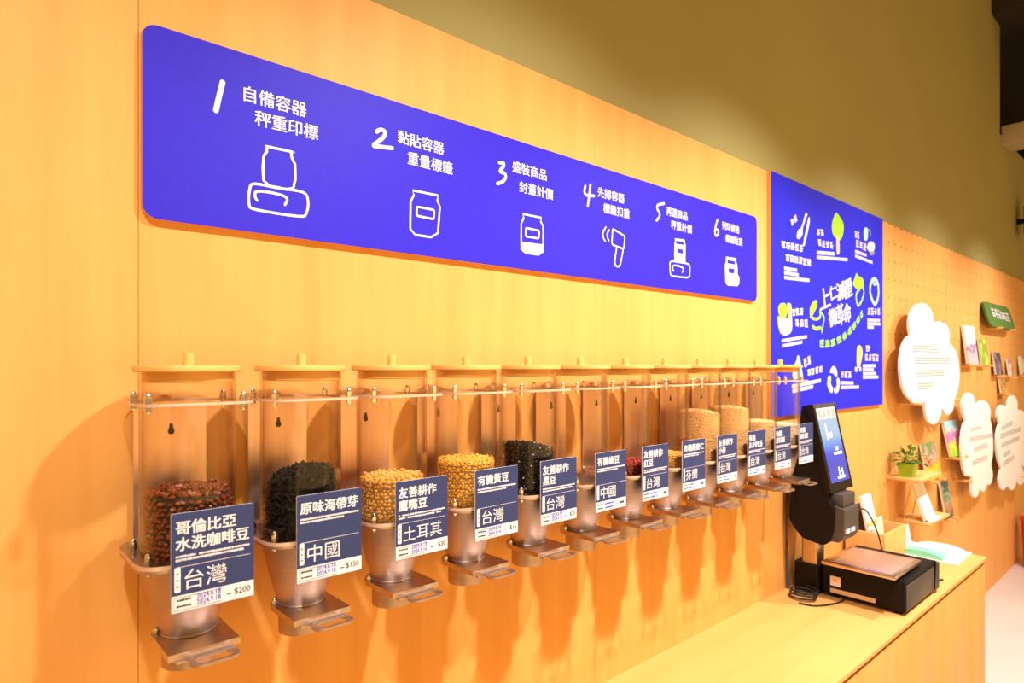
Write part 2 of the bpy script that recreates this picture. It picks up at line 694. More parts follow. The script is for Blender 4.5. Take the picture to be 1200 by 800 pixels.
# ================================================================== THE SETTING
TOP = 2.553          # top of the plywood cladding
CT = 0.849           # counter top
struct('floor', MB().box((-3, -4, -0.1), (12, 2.6, 0)), FLOORM)
wb = MB()
wb.box((-2.5, WALL + 0.018, 0), (6.6, WALL + 0.15, 5.6))
wb.box((6.6, WALL + 0.018, 0), (10.5, WALL + 0.15, 3.72))
struct('wall_back', wb, OLIVE)
struct('wall_recess', MB().box((6.6, WALL + 0.9, 3.72), (11, WALL + 1.0, 5.6)).box((6.6, WALL + 0.15, 3.62), (11, WALL + 0.95, 3.72)).box((10.4, WALL + 0.15, 3.72), (10.5, WALL + 0.95, 5.6)), VOID_DARK)
struct('ceiling', MB().box((6.3, -1.0, 4.62), (11, WALL + 0.95, 5.7)), VOID_DARK)
struct('trim_beam', MB().box((6.66, -1.0, 3.64), (6.95, WALL + 0.02, 3.80), 0.01), BEAMM)
struct('trim_duct', MB().lathe([(0.16, 6.7), (0.16, 9.8)], (0, 0), 20), BEAMM)
d_ = bpy.data.objects['trim_duct']
for v in d_.data.vertices:
    x, y, z = v.co
    v.co = (z, 0.86 + y, 4.42 + x)
gap = 0.0005
seams = [-2.3, 0.2385, 1.400, 2.430, 3.755]
for i in range(4):
    struct('trim_%d' % (i + 1), MB().box((seams[i] + gap, WALL, 0), (seams[i + 1] - gap, WALL + 0.018, TOP)), PLY)
pegw = [3.755, 4.62, 5.5, 6.4, 8.4, 10.4]
for i in range(5):
    struct('trim_%d' % (i + 5), MB().box((pegw[i] + gap, WALL, 0), (pegw[i + 1] - gap, WALL + 0.018, TOP)), PEG)

# ------------------------------------------------------------------ counter and cabinets
ctop = thing('counter_top', 'long pale plywood worktop running along the wall under the dispensers', 'worktop', (2.0, 0.97, CT - 0.016))
MB().box((-2.2 - 2.0, 0.743 - 0.97, 0.0), (3.755 - 2.0, WALL - 0.97, 0.016), 0.0015).build('top_board', PLY_TOP, ctop)
MB().box((-4.2, 0.756 - 0.97, -0.012), (3.742 - 2.0, 0.775 - 0.97, 0.0)).build('gap_shade_strip', GAP_SHADE, ctop)  # dark strip: shade of the gap below the top, put into the colour
for i, (a, b, lab) in enumerate([
        (1.58, 2.478, 'plywood base cabinet under the worktop, nearest the camera'),
        (2.478, 3.374, 'plywood base cabinet below the black weighing scale'),
        (3.374, 3.742, 'narrow plywood base cabinet at the far end of the worktop')]):
    cb = thing('base_cabinet', lab, 'cabinet', ((a + b) / 2, 0.97, 0), 'base cabinets under the worktop')
    h = (b - a) / 2
    MB().box((-h, 0.768 - 0.97, 0.0), (h, WALL - 0.004 - 0.97, CT - 0.029)).build('carcass', PLY, cb)
    if h > 0.3:
        for s in (-1, 1):
            x0, x1 = (-h + .002, -.002) if s < 0 else (.002, h - .002)
            MB().box((x0, 0.748 - 0.97, 0.05), (x1, 0.766 - 0.97, CT - 0.032), 0.001).build('door', PLY, cb)
    else:
        MB().box((-h + .0015, 0.748 - 0.97, 0.05), (h, 0.766 - 0.97, CT - 0.032), 0.001).build('door', PLY, cb)

# ================================================================== BLUE INSTRUCTION SIGN
SD = WALL - 0.013
E_ = 0.0006
tl, br_ = W(166.5, 24.5, SD), W(887, 352.6, SD)
z_top = (W(166.5, 24.5, SD).z + W(880, 252, SD).z) / 2
z_bot = (W(166.5, 255, SD).z + W(880, 351.7, SD).z) / 2
sign = thing('instruction_sign', 'long blue wall sign with six numbered steps in white', 'sign', ((tl.x + br_.x) / 2, SD, (z_top + z_bot) / 2))
SO = sign.location.copy()


def on_sign(mb, name, mat, label=None):
    o = mb.build(name, mat, sign)
    o.data.transform(Matrix.Translation(-SO))
    if label:
        o['label'] = label
    return o


on_sign(MB().prism_y(round_rect(tl.x, br_.x, z_bot, z_top, 0.024), SD, WALL, 0, 1), 'board', [BLUE, PLY])
YS = SD - E_


def strokes(g, lines, r, mb=None, n=5, closed=False, smooth=True):
    mb = mb or MB()
    for ln in lines:
        pts = [Vector((*g(p), 0)) for p in ln]
        if smooth:
            pts = smooth_path(pts, n, closed)
        mb.tube([(p.x, YS, p.y) for p in pts], r, 8, 0, flat=0.06, closed=closed)
    return mb


c1, c2, c3 = crop(3.158, 160, 20, SD), crop(5, 425, 130, SD), crop(6.154, 570, 180, SD)
c4, c5, c6 = crop(6.667, 670, 200, SD), crop(7.273, 760, 225, SD), crop(8, 825, 245, SD)
steps = [
    (c1, [[(318, 242), (305, 295), (293, 346)]], .0046, ('自備容器', (386, 306)), ('秤重印標', (436, 398))),
    (c2, [[(80, 122), (105, 110), (130, 122), (122, 152), (88, 182), (62, 203), (110, 211), (172, 218)]], .0042, ('黏貼容器', (202, 184)), ('重量標籤', (260, 309))),
    (c3, [[(92, 66), (122, 68), (122, 92), (97, 128), (130, 143), (138, 170), (115, 203), (78, 216)]], .0042, ('盛裝商品', (184, 128)), ('封蓋計價', (234, 274))),
    (c4, [[(105, 120), (98, 165), (115, 190), (172, 196)], [(145, 110), (135, 195), (124, 276)]], .004, ('先掃容器', (199, 200)), ('標籤扣重', (244, 325))),
    (c5, [[(130, 98), (78, 112), (76, 150), (94, 180), (88, 215), (66, 242)]], .004, ('再選商品', (150, 195)), ('秤重計價', (189, 310))),
    (c6, [[(125, 100), (106, 170), (102, 228), (113, 248), (130, 235), (134, 200), (118, 192)]], .004, ('列印價格', (166, 186)), ('標籤貼妥', (199, 306))),
]
for g, num, r, (t1, p1), (t2, p2) in steps:
    on_sign(strokes(g, num, r), 'step_number', WHITE)
    mb = MB()
    for t, p in ((t1, p1), (t2, p2)):
        x, z = g(p)
        put_text(mb, t, x, z + 0.002, YS, 0.0312, 0.012)
    on_sign(mb, 'caption', WHITE)
R = 0.0024
# icons: jar on scale, jar, half full jar, hand scanner, full jar on scale, labelled jar
mb = strokes(c1, [[(478, 478), (580, 500)], [(480, 482), (482, 496), (470, 515), (467, 560), (470, 605), (492, 625), (520, 630), (555, 638), (580, 632), (587, 600), (586, 545), (574, 520), (572, 505), (578, 500)]], R, smooth=False)
strokes(c1, [[(445, 678), (438, 662), (445, 645), (490, 648), (540, 660), (557, 674), (549, 694)]], R, mb)
strokes(c1, [[(435, 617), (418, 640), (416, 690), (440, 712), (600, 737), (628, 725), (634, 680), (615, 648), (520, 632)]], R, mb, closed=True, n=4)
on_sign(mb, 'icon', WHITE)
jar2 = [(292, 465), (300, 492), (280, 530), (278, 690), (306, 725), (400, 740), (440, 715), (452, 560), (436, 525), (440, 495)]
mb = strokes(c2, [jar2], R, closed=True, smooth=False)
strokes(c2, [round_poly([(317, 560), (419, 580), (415, 634), (315, 613)], 10)], R, mb, closed=True, smooth=False)
on_sign(mb, 'icon', WHITE)
jar3 = [(262, 435), (268, 462), (250, 505), (250, 690), (280, 715), (375, 728), (408, 705), (408, 520), (390, 490), (395, 462)]
mb = strokes(c3, [jar3], R, closed=True, smooth=False)
strokes(c3, [round_poly([(283, 535), (381, 556), (376, 612), (283, 597)], 10)], R, mb, closed=True, smooth=False)
mb.poly_y([c3(p) for p in [(250, 635), (408, 655), (408, 705), (375, 728), (280, 715), (250, 690)]], YS)
on_sign(mb, 'icon', WHITE)
mb = strokes(c4, [[(265, 440), (244, 480), (245, 520), (260, 550)], [(291, 462), (277, 490), (278, 520), (289, 546)], [(350, 600), (341, 660), (335, 720), (350, 746), (372, 742), (385, 700), (400, 618)]], R)
strokes(c4, [round_poly([(318, 452), (415, 512), (405, 612), (312, 575)], 14)], R, mb, closed=True, smooth=False)
on_sign(mb, 'icon', WHITE)
mb = strokes(c5, [round_poly([(180, 585), (352, 612), (350, 732), (184, 714)], 30)], R, closed=True, smooth=False)
strokes(c5, [[(212, 672), (203, 640), (222, 624), (275, 636), (294, 655), (286, 684)]], R, mb)
strokes(c5, [[(226, 400), (304, 412)]], R, mb, smooth=False)
mb.poly_y([c5(p) for p in [(228, 400), (304, 412), (314, 450), (312, 608), (218, 590), (220, 440)]], YS)
mb.poly_y([c5(p) for p in [(232, 412), (296, 424), (300, 452), (232, 440)]], YS - .0004, 1)
mb.poly_y([c5(p) for p in [(243, 480), (293, 490), (291, 526), (243, 516)]], YS - .0004, 1)
on_sign(mb, 'icon', [WHITE, BLUE])
mb = MB().poly_y([c6(p) for p in [(205, 445), (300, 460), (300, 490), (312, 540), (312, 610), (330, 640), (328, 700), (310, 722), (220, 715), (200, 690), (195, 520), (205, 490)]], YS)
mb.poly_y([c6(p) for p in [(218, 475), (290, 488), (290, 520), (218, 508)]], YS - .0004, 1)
mb.poly_y([c6(p) for p in [(228, 552), (285, 560), (282, 605), (228, 595)]], YS - .0004, 1)
p = c6((305, 668))
mb.tube([(p[0] + .009 * cos(a * pi / 6), YS - .0004, p[1] + .007 * sin(a * pi / 6)) for a in range(12)], .0012, 6, 2, flat=.06, closed=True)
on_sign(mb, 'icon', [WHITE, BLUE, GREY])

# ================================================================== BLUE POSTER
PD = WALL - 0.017
q0, q1 = W(903.5, 300, PD).x, W(1034.5, 300, PD).x
pz0 = (W(906, 488, PD).z + W(1035, 474, PD).z) / 2
poster = thing('poster_board', 'large blue poster with green leaves and white brush lettering at the end of the row', 'poster', ((q0 + q1) / 2, PD, (pz0 + TOP) / 2))
PO = poster.location.copy()


def on_poster(mb, name, mat, label=None):
    o = mb.build(name, mat, poster)
    o.data.transform(Matrix.Translation(-PO))
    if label:
        o['label'] = label
    return o


on_poster(MB().prism_y([(q0, pz0), (q1, pz0), (q1, TOP - .002), (q0, TOP - .002)], PD, WALL, 0, 1), 'board', [BLUE2, PLY])
YP = PD - E_
pa = crop(5.331, 890, 190, PD)      # upper half
pb = crop(5, 890, 330, PD)          # lower half
pc = crop(7.27, 940, 310, PD)       # middle
pe = crop(8.571, 900, 400, PD)      # foot


def pstroke(mb, g, ln, r, closed=False, mi=0, n=4):
    pts = smooth_path([Vector((*g(p), 0)) for p in ln], n, closed)
    mb.tube([(p.x, YP, p.y) for p in pts], r, 8, mi, flat=0.06, closed=closed)
    return mb


def pfill(mb, g, ln, mi=0, k=0):
    mb.poly_y([(p.x, p.y) for p in smooth_path([Vector((*g(p), 0)) for p in ln], 4, True)], YP - k * .0004, mi)
    return mb


def pscrib(mb, g, a, b, hpx, n, sw, seed):
    """brush marks between two points of the view, hpx tall"""
    A, B = g(a), g(b)
    top = g((a[0], a[1] - hpx))
    rot = atan2(B[1] - A[1], B[0] - A[0])
    return scribble(mb, A[0], A[1], sqrt((B[0] - A[0]) ** 2 + (B[1] - A[1]) ** 2), top[1] - A[1], n, YP, sw, rot, random.Random(seed))


def ptext(mb, g, s, a, b, hpx, off=.03):
    A, B = g(a), g(b)
    top = g((a[0], a[1] - hpx))
    rot = atan2(B[1] - A[1], B[0] - A[0])
    L = sqrt((B[0] - A[0]) ** 2 + (B[1] - A[1]) ** 2)
    size = (top[1] - A[1]) / 0.86
    return put_text(mb, s, A[0], A[1], YP, size, off, L / (size * len(s)), rot)


def pdash(mb, g, a, b, hpx, seed):
    A, B = g(a), g(b)
    top = g((a[0], a[1] - hpx))
    h = top[1] - A[1]
    r = random.Random(seed)
    L = B[0] - A[0]
    n = max(3, int(L / (h * .8)))
    for i in range(n):
        u0, u1 = i / n, (i + r.uniform(.8, .97)) / n
        x0, x1 = A[0] + L * u0, A[0] + L * u1
        s0, s1 = A[1] + (B[1] - A[1]) * u0, A[1] + (B[1] - A[1]) * u1
        mb.poly_y([(x0, s0), (x1, s1), (x1, s1 + h), (x0, s0 + h)], YP)
    return mb


# spoon and chopstick
mb = MB()
pfill(mb, pa, [(232, 460), (240, 425), (262, 402), (286, 320), (296, 320), (296, 335), (270, 410), (268, 450), (250, 478), (236, 476)])
pfill(mb, pa, [(304, 352), (313, 354), (308, 400), (282, 515), (272, 518), (276, 490)])
on_poster(mb, 'cutlery_picture', PINKW)
# tree
mb = MB()
pfill(mb, pa, [(455, 370), (475, 318), (490, 325), (522, 380), (522, 440), (505, 485), (470, 470), (453, 430)])
pfill(mb, pa, [(480, 470), (496, 472), (498, 565), (482, 568)], 1, 1)
on_poster(mb, 'tree_picture', [LIME, SALM])
# dropper and cup
mb = MB()
pfill(mb, pa, [(652, 420), (662, 408), (676, 420), (674, 480), (660, 490), (652, 475)])
pfill(mb, pa, [(672, 525), (690, 495), (715, 505), (718, 540), (700, 562), (680, 552)], 1)
pstroke(mb, pa, [(676, 425), (690, 430), (692, 455)], .006, mi=2)
pfill(mb, pa, [(688, 560), (715, 558), (712, 578), (692, 580)], 2, 1)
on_poster(mb, 'cup_picture', [SKYB, PINKW, GREY])
# leaf left, leaf right
mb = MB()
pfill(mb, pc, [(66, 430), (66, 370), (90, 320), (122, 302), (126, 350), (112, 385), (78, 445)])
pstroke(mb, pc, [(70, 440), (95, 460), (130, 462), (155, 440), (150, 395)], .0065)
pstroke(mb, pc, [(150, 398), (185, 445), (180, 500), (166, 575)], .005)
pstroke(mb, pc, [(88, 525), (115, 545), (155, 538)], .0075)
on_poster(mb, 'leaf_picture', LIME)
mb = MB()
pfill(mb, pc, [(432, 165), (450, 110), (462, 70), (475, 95), (515, 120), (522, 175), (505, 195), (470, 210)])
pstroke(mb, pc, [(505, 190), (465, 240), (460, 290), (475, 350), (505, 310), (525, 240), (515, 190)], .0065)
on_poster(mb, 'leaf_picture', LIME)
# vegetable bag
mb = MB()
pfill(mb, pb, [(105, 205), (130, 215), (165, 212), (186, 190), (188, 285), (150, 315), (118, 290)])
pfill(mb, pb, [(108, 160), (120, 130), (150, 128), (160, 175), (150, 210), (122, 210)], 1, 1)
pfill(mb, pb, [(160, 135), (172, 126), (184, 140), (186, 215), (168, 218)], 2, 2)
on_poster(mb, 'shopping_bag_picture', [PINKW, LIME, YLW])
# pouch, bottle, spray, ring of arrows
mb = MB()
pstroke(mb, pc, [(600, 130), (580, 180), (580, 250), (600, 310), (620, 335), (640, 300), (650, 240), (645, 165), (625, 130)], .011, closed=True)
pstroke(mb, pc, [(600, 150), (620, 170), (640, 155)], .007)
on_poster(mb, 'peel_picture', SKYB)
mb = MB()
pfill(mb, pe, [(895, 60), (910, 38), (935, 50), (948, 110), (935, 200), (915, 260), (895, 255), (890, 180)])
pfill(mb, pe, [(872, 262), (890, 258), (896, 296), (878, 304)], 1)
pfill(mb, pe, [(918, 258), (934, 258), (932, 296), (920, 298)], 1)
on_poster(mb, 'bottle_picture', [YLW, WHITE])
mb = MB()
pfill(mb, pe, [(260, 245), (285, 190), (292, 145), (310, 145), (325, 200), (335, 260), (345, 360), (250, 370)])
on_poster(mb, 'spray_picture', SKYB)
mb = MB()
pfill(mb, pe, [(622, 310), (640, 258), (668, 250), (692, 300), (690, 355), (668, 340), (650, 318)])
pfill(mb, pe, [(605, 350), (630, 350), (628, 420), (650, 470), (640, 518), (612, 490), (595, 430)])
pfill(mb, pe, [(690, 375), (710, 370), (718, 420), (706, 500), (670, 520), (662, 470), (690, 450)])
pfill(mb, pe, [(612, 370), (630, 352), (630, 420), (620, 440), (608, 420)], 1, 1)
pfill(mb, pe, [(655, 318), (690, 352), (672, 345)], 1, 1)
pfill(mb, pe, [(668, 470), (695, 460), (690, 490), (672, 490)], 1, 1)
on_poster(mb, 'recycling_picture', [WHITE, LIME])
# big brush title
mb = MB()
for ch, a, b, h in (('上', (150, 385), (245, 340), 170), ('仁', (235, 305), (305, 270), 115), ('減', (300, 300), (375, 265), 140), ('塑', (365, 285), (432, 245), 150)):
    ptext(mb, pc, ch, a, b, h, .022)
for ch, a, b, h in (('微', (230, 525), (310, 490), 140), ('革', (305, 515), (365, 480), 170), ('命', (360, 490), (420, 460), 150)):
    ptext(mb, pc, ch, a, b, h, .022)
on_poster(mb, 'title', WHITE)
mb = MB()
pts_ = [(145, 705), (190, 705), (245, 700), (290, 680), (345, 650), (390, 610), (430, 570), (470, 520), (500, 465), (525, 425)]
for i in range(9):
    pscrib(mb, pc, pts_[i], (pts_[i + 1][0] - 6, pts_[i + 1][1]), 62 - 2 * i, 1, .0042, 40 + i)
on_poster(mb, 'motto', LIME)
# small captions in brush marks and tiny print
for k, (g, a, b, h, n) in enumerate([
        (pa, (135, 535), (272, 562), 45, 5), (pa, (160, 615), (322, 650), 45, 6), (pa, (200, 400), (238, 362), 40, 2),
        (pa, (356, 455), (402, 462), 40, 2), (pa, (364, 522), (460, 540), 42, 4), (pa, (594, 470), (625, 480), 42, 2), (pa, (598, 525), (668, 555), 45, 3),
        (pb, (190, 200), (256, 195), 42, 3), (pb, (206, 262), (286, 265), 42, 3), (pb, (632, 195), (708, 195), 42, 4),
        (pe, (362, 265), (432, 222), 90, 2), (pe, (392, 345), (548, 305), 65, 4), (pe, (725, 360), (838, 365), 62, 3),
        (pe, (975, 100), (1028, 95), 65, 1), (pe, (970, 195), (1112, 200), 70, 4)]):
    on_poster(pscrib(MB(), g, a, b, h, n, .0029, 60 + k), 'caption', PINKW)
for k, (g, a, b, h) in enumerate([
        (pa, (155, 672), (235, 685), 20), (pa, (155, 700), (245, 714), 20), (pa, (155, 730), (312, 748), 20),
        (pa, (358, 575), (468, 583), 22), (pa, (358, 603), (550, 618), 20), (pa, (597, 565), (668, 590), 18), (pa, (597, 593), (705, 635), 18),
        (pb, (130, 355), (278, 330), 18), (pb, (132, 385), (250, 362), 18), (pb, (632, 232), (705, 235), 16), (pb, (632, 253), (707, 256), 16), (pb, (632, 273), (670, 275), 16),
        (pe, (240, 470), (530, 408), 38), (pe, (245, 518), (455, 470), 38), (pe, (728, 430), (858, 432), 32), (pe, (730, 478), (912, 472), 32),
        (pe, (952, 262), (1080, 258), 32), (pe, (952, 300), (1060, 296), 30), (pe, (952, 338), (1085, 334), 30), (pe, (952, 374), (1108, 370), 30)]):
    on_poster(pdash(MB(), g, a, b, h, 90 + k), 'fine_print', PINKW)

# ================================================================== DISPENSERS
DC = 1.085                # tube axis y
X0, STEP = 0.2855, 0.18425
RT_, RI_ = 0.0685, 0.0645
BOLTS = [(-.067, -.05), (.067, -.05), (-.067, .05), (.067, .05)]


def hexnut(mb, x, y, z0, z1, r, cap=True):
    poly = [(x + r * cos(pi / 6 + k * pi / 3), y + r * sin(pi / 6 + k * pi / 3)) for k in range(6)]
    zc = z0 + (z1 - z0) * (0.55 if cap else 1)
    mb.prism_z(poly, z0, zc)
    if cap:
        mb.lathe([(r * .82, zc), (r * .8, zc + (z1 - zc) * .5), (r * .5, zc + (z1 - zc) * .9), (0.0001, z1)], (x, y), 12)


def flange_poly():
    return round_poly([(-.083, -.083), (.083, -.083), (.083, .104), (-.083, .104)], .045, 8)


def ring_plate(mb, outer, r, z0, z1, mi=0, rim=None):
    """plate with a round hole: outer outline is star shaped about the axis"""
    n = 64

    def out(a):
        # ray / polygon hit
        dx, dy = cos(a), sin(a)
        best = 0
        for i in range(len(outer)):
            (x1, y1), (x2, y2) = outer[i], outer[(i + 1) % len(outer)]
            den = dx * (y2 - y1) - dy * (x2 - x1)
            if abs(den) < 1e-12:
                continue
            t = (x1 * (y2 - y1) - y1 * (x2 - x1)) / den
            u = (x1 * dy - y1 * dx) / den
            if t > 0 and -1e-6 <= u <= 1 + 1e-6:
                best = max(best, t)
        return best
    vs, fs = [], []
    for k in range(n):
        a = 2 * pi * k / n
        R_ = out(a)
        for rr, z in ((r, z0), (R_, z0), (R_, z1), (r, z1)):
            vs.append((rr * cos(a), rr * sin(a), z))
    for k in range(n):
        k2 = (k + 1) % n
        for j in range(4):
            j2 = (j + 1) % 4
            fs.append((k * 4 + j, k2 * 4 + j, k2 * 4 + j2, k * 4 + j2))
    if rim is None:
        mb.add(vs, fs, mi)
    else:
        mb.add(vs, [f for i, f in enumerate(fs) if i % 4 != 1], mi)
        mb.add(vs, [f for i, f in enumerate(fs) if i % 4 == 1], rim)
    return mb


def make_dispenser():
    t = thing('bulk_dispenser', '', 'dispenser', (X0, DC, EYE), 'bulk food dispensers along the wall')
    # clear tube
    MB().lathe([(RI_, -.0114), (RT_, -.0114), (RT_, -.294), (RI_, -.294)], seg=56, close=True).build('tube', TUBEM, t)
    # lid with plug and knob
    lid = MB().lathe([(.0755, -.0112), (.0772, -.0100), (.0775, -.0055), (.0760, -.0018), (.072, -.0010)], seg=56).build('lid', LIDW, t)
    MB().lathe([(.0635, -.0275), (.0650, -.0265), (.0650, -.0113)], seg=48).build('plug', LIDW, lid)
    MB().lathe([(.0660 - .0013, -.0245), (.0660 - .0013, -.0215)], seg=48).build('sealing_ring', CLEAR, lid)
    MB().lathe([(.0085, -.0009), (.0085, .0160), (.0075, .0180)], seg=20).build('knob', LIDW, lid)
    # clear collar and bolts
    ring_plate(MB(), flange_poly(), RT_ + .0003, -.0605, -.0565, 0, 1).build('collar', [CLEAR, RIM], t)
    for x, y in BOLTS:
        b = MB()
        hexnut(b, x, y, -.0565, -.0420, .0058)
        b.lathe([(.0025, -.0720), (.0025, -.0440)], (x, y), 10)
        hexnut(b, x, y, -.0690, -.0625, .0055, False)
        b.build('collar_bolt', CHROME, t)
    # lower clear flange
    ring_plate(MB(), flange_poly(), RT_ + .0003, -.2950, -.2885, 0, 1).build('base_flange', [CLEAR, RIM], t)
    for x, y in BOLTS:
        b = MB()
        hexnut(b, x, y, -.2885, -.2740, .0058)
        b.lathe([(.0025, -.3080), (.0025, -.2760)], (x, y), 10)
        hexnut(b, x, y, -.3050, -.2990, .0055, False)
        b.build('flange_bolt', CHROME, t)
    # steel hopper with its own flange
    h = MB()
    ring_plate(h, flange_poly(), .0655, -.2990, -.2952)
    h.lathe([(.0675, -.2990), (.0672, -.3060), (.0640, -.3220), (.0560, -.3560), (.0470, -.3900), (.0400, -.4090), (.0385, -.4165),
             (.0360, -.4165), (.0380, -.4080), (.0450, -.3890), (.0540, -.3555), (.0625, -.3210), (.0655, -.3050), (.0655, -.2990)], seg=56, close=True)
    h.tube([(.0395 * cos(2 * pi * k / 40), .0395 * sin(2 * pi * k / 40), -.4150) for k in range(40)], .0016, 6, closed=True)
    h.build('hopper', STEEL, t)
    # gate housing: round back, square front
    gp = [(.050, -.087), (.050, 0.0)] + [(.052 * cos(radians(a)), .052 * sin(radians(a))) for a in range(8, 173, 8)] + [(-.050, 0.0), (-.050, -.087)]
    gate = MB().prism_z(gp, -.4260, -.4165).build('gate_housing', STEELP, t)
    for s in (-1, 1):
        b = MB()
        hexnut(b, s * .0435, .012, -.4165, -.4060, .0050)
        b.build('housing_bolt', CHROME, gate)
    # sliding gate with looped handle
    sl = MB()
    sl.prism_z([(-.040, -.092), (.040, -.092), (.040, .03), (-.040, .03)], -.4300, -.4262)
    slide = sl.build('slide_gate', STEELP, t)
    outer = round_rect(-.028, .042, -.124, -.090, .0165, 6)
    inner = round_rect(-.019, .033, -.1175, -.0965, .0100, 6)
    n = len(outer)
    hm = MB()
    vs = [(x, y, z) for z in (-.4300, -.4262) for x, y in outer] + [(x, y, z) for z in (-.4300, -.4262) for x, y in inner]
    fs = []
    for i in range(n):
        j = (i + 1) % n
        fs += [(i, j, n + j, n + i), (2 * n + j, 2 * n + i, 3 * n + i, 3 * n + j), (n + i, n + j, 3 * n + j, 3 * n + i), (j, i, 2 * n + i, 2 * n + j)]
    hm.add(vs, fs)
    hm.build('handle', STEEL, slide)
    # outlet spout below
    MB().lathe([(.0385, -.4302), (.0385, -.4660), (.0365, -.4660), (.0365, -.4302)], seg=44, close=True).build('spout', STEEL, t)
    # back plate with key hole and two stand-offs to the wall
    bp = MB().box((-.056, .1045, -.2995), (.056, .1070, -.0560)).build('back_plate', STEELB, t)
    MB().prism_y([(.0028 * cos(radians(a)), -.103 + .0028 * sin(radians(a))) for a in range(-30, 211, 24)] +
                 [(.0052 * cos(radians(a)), -.1135 + .0052 * sin(radians(a))) for a in range(140, 401, 20)], .1035, .1046).build('key_hole', VOID_DARK, bp)  # flat dark patch, the shade inside the hole is painted
    for z in (-.085, -.275):
        MB().prism_y([(.012 * cos(a * pi / 8), z + .012 * sin(a * pi / 8)) for a in range(16)], .107, .1150).build('stand_off', STEELB, bp)
    return t


def grains(name, label, i, level, size, mat, core, tilt=0.0, mound=0.004, dens=1.0, sub=1, base=-.2945, flakes=False, seed=1, cat='beans', radius=RI_):
    """beans filling a tube: a solid core clad with single grains"""
    rnd = random.Random(seed)
    random.seed(seed)
    mb = MB()
    a, b, c = size
    R_ = radius - .0012
    gap = max(size)

    def top(x, y):
        return level - tilt * x + mound * (1 - (x * x + y * y) / (R_ * R_))
    # core
    seg, rings = 40, 8
    rc = R_ - gap * .75
    vs, fs = [], []
    for k in range(seg):
        an = 2 * pi * k / seg
        vs.append((rc * cos(an), rc * sin(an), base))
    for q in range(rings + 1):
        r = rc * (1 - q / rings) + 1e-4
        for k in range(seg):
            an = 2 * pi * k / seg
            x, y = r * cos(an), r * sin(an)
            vs.append((x, y, top(x, y) - gap * .5))
    for q in range(rings + 1):
        for k in range(seg):
            k2 = (k + 1) % seg
            fs.append((q * seg + k, q * seg + k2, (q + 1) * seg + k2, (q + 1) * seg + k))
    fs.append(tuple(range(seg))[::-1])
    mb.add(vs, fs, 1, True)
    # side cladding
    pitch = (a + b) * (1.0 if not flakes else .8) / dens
    z = base + b * .8
    row = 0
    while z < level + abs(tilt) * R_ + b:
        n = int(2 * pi * R_ / pitch)
        for k in range(n):
            an = 2 * pi * (k + .5 * (row % 2) + rnd.uniform(-.3, .3)) / n
            r = R_ - min(a, b, c) * rnd.uniform(.95, 1.5)
            x, y = r * cos(an), r * sin(an)
            if y > .055 or z > top(x, y):
                continue
            s = rnd.uniform(.85, 1.1)
            rot = rand_rot() if not flakes else rand_rot()
            mx = max(a, b, c) * s
            rr = min(r, R_ - mx * .95) if (a > b * 1.4 and rnd.random() < .5) else r
            mb.ball((rr * cos(an), rr * sin(an), z + rnd.uniform(-.5, .5) * b), (a * s, b * s, c * s), sub, 0, rot)
        z += pitch * .84
        row += 1
    # top layer
    for layer in range(2):
        y = -R_
        row = 0
        while y < R_:
            x = -R_ + .5 * pitch * (row % 2)
            while x < R_:
                px, py = x + rnd.uniform(-.3, .3) * pitch, y + rnd.uniform(-.3, .3) * pitch
                if sqrt(px * px + py * py) < R_ - max(size) and (layer == 0 or rnd.random() < .35):
                    s = rnd.uniform(.85, 1.1)
                    zz = top(px, py) + layer * c * 1.1 + rnd.uniform(-.3, .3) * c
                    if flakes:
                        zz += rnd.uniform(0, .006)
                    mb.ball((px, py, zz), (a * s, b * s, c * s), sub, 0, rand_rot())
                x += pitch
            y += pitch * .87
            row += 1
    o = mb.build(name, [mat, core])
    o.location = (X0 + STEP * i, DC, EYE)
    tag(o, label, cat, 'dry goods inside the dispensers', 'stuff')
    return o


def bean_mat(name, c1_, c2_, rough=0.4, scale=150):
    m = plain(name, c1_, rough, var=0.0)
    nt = m.node_tree
    ra = [n for n in nt.nodes if n.type == 'VALTORGB'][0]
    ra.color_ramp.elements[0].color = c1_ + (1,)
    ra.color_ramp.elements[1].color = c2_ + (1,)
    [n for n in nt.nodes if n.type == 'TEX_NOISE'][0].inputs['Scale'].default_value = scale
    return m


COFFEE = bean_mat('coffee_bean', (0.12, 0.026, 0.008), (0.30, 0.070, 0.020), .35)
SEAWEED = bean_mat('dried_seaweed', (0.003, 0.0035, 0.003), (0.008, 0.009, 0.006), .9)
CHICK = bean_mat('chickpea', (0.88, 0.46, 0.09), (0.95, 0.58, 0.16))
SOY = bean_mat('soybean', (0.92, 0.49, 0.06), (0.96, 0.60, 0.11))
BLACKB = bean_mat('black_bean', (0.008, 0.007, 0.008), (0.020, 0.016, 0.018), .28)
REDB = bean_mat('red_bean', (0.22, 0.010, 0.012), (0.48, 0.028, 0.030), .3)
OAT = bean_mat('oat_grain', (0.86, 0.47, 0.06), (0.92, 0.56, 0.09))
WHEAT = bean_mat('wheat_grain', (0.72, 0.42, 0.14), (0.93, 0.64, 0.27), .5, 260)
WHEAT2 = bean_mat('pale_wheat', (0.84, 0.53, 0.19), (0.94, 0.67, 0.30), .5, 260)
RICE = bean_mat('cream_rice', (0.84, 0.62, 0.32), (0.92, 0.74, 0.44), .5, 260)
RICE2 = bean_mat('white_rice', (0.88, 0.76, 0.58), (0.94, 0.84, 0.68), .5, 260)
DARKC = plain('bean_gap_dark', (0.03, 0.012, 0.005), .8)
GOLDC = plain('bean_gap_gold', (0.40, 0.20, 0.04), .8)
PALEC = plain('bean_gap_pale', (0.66, 0.40, 0.16), .8)

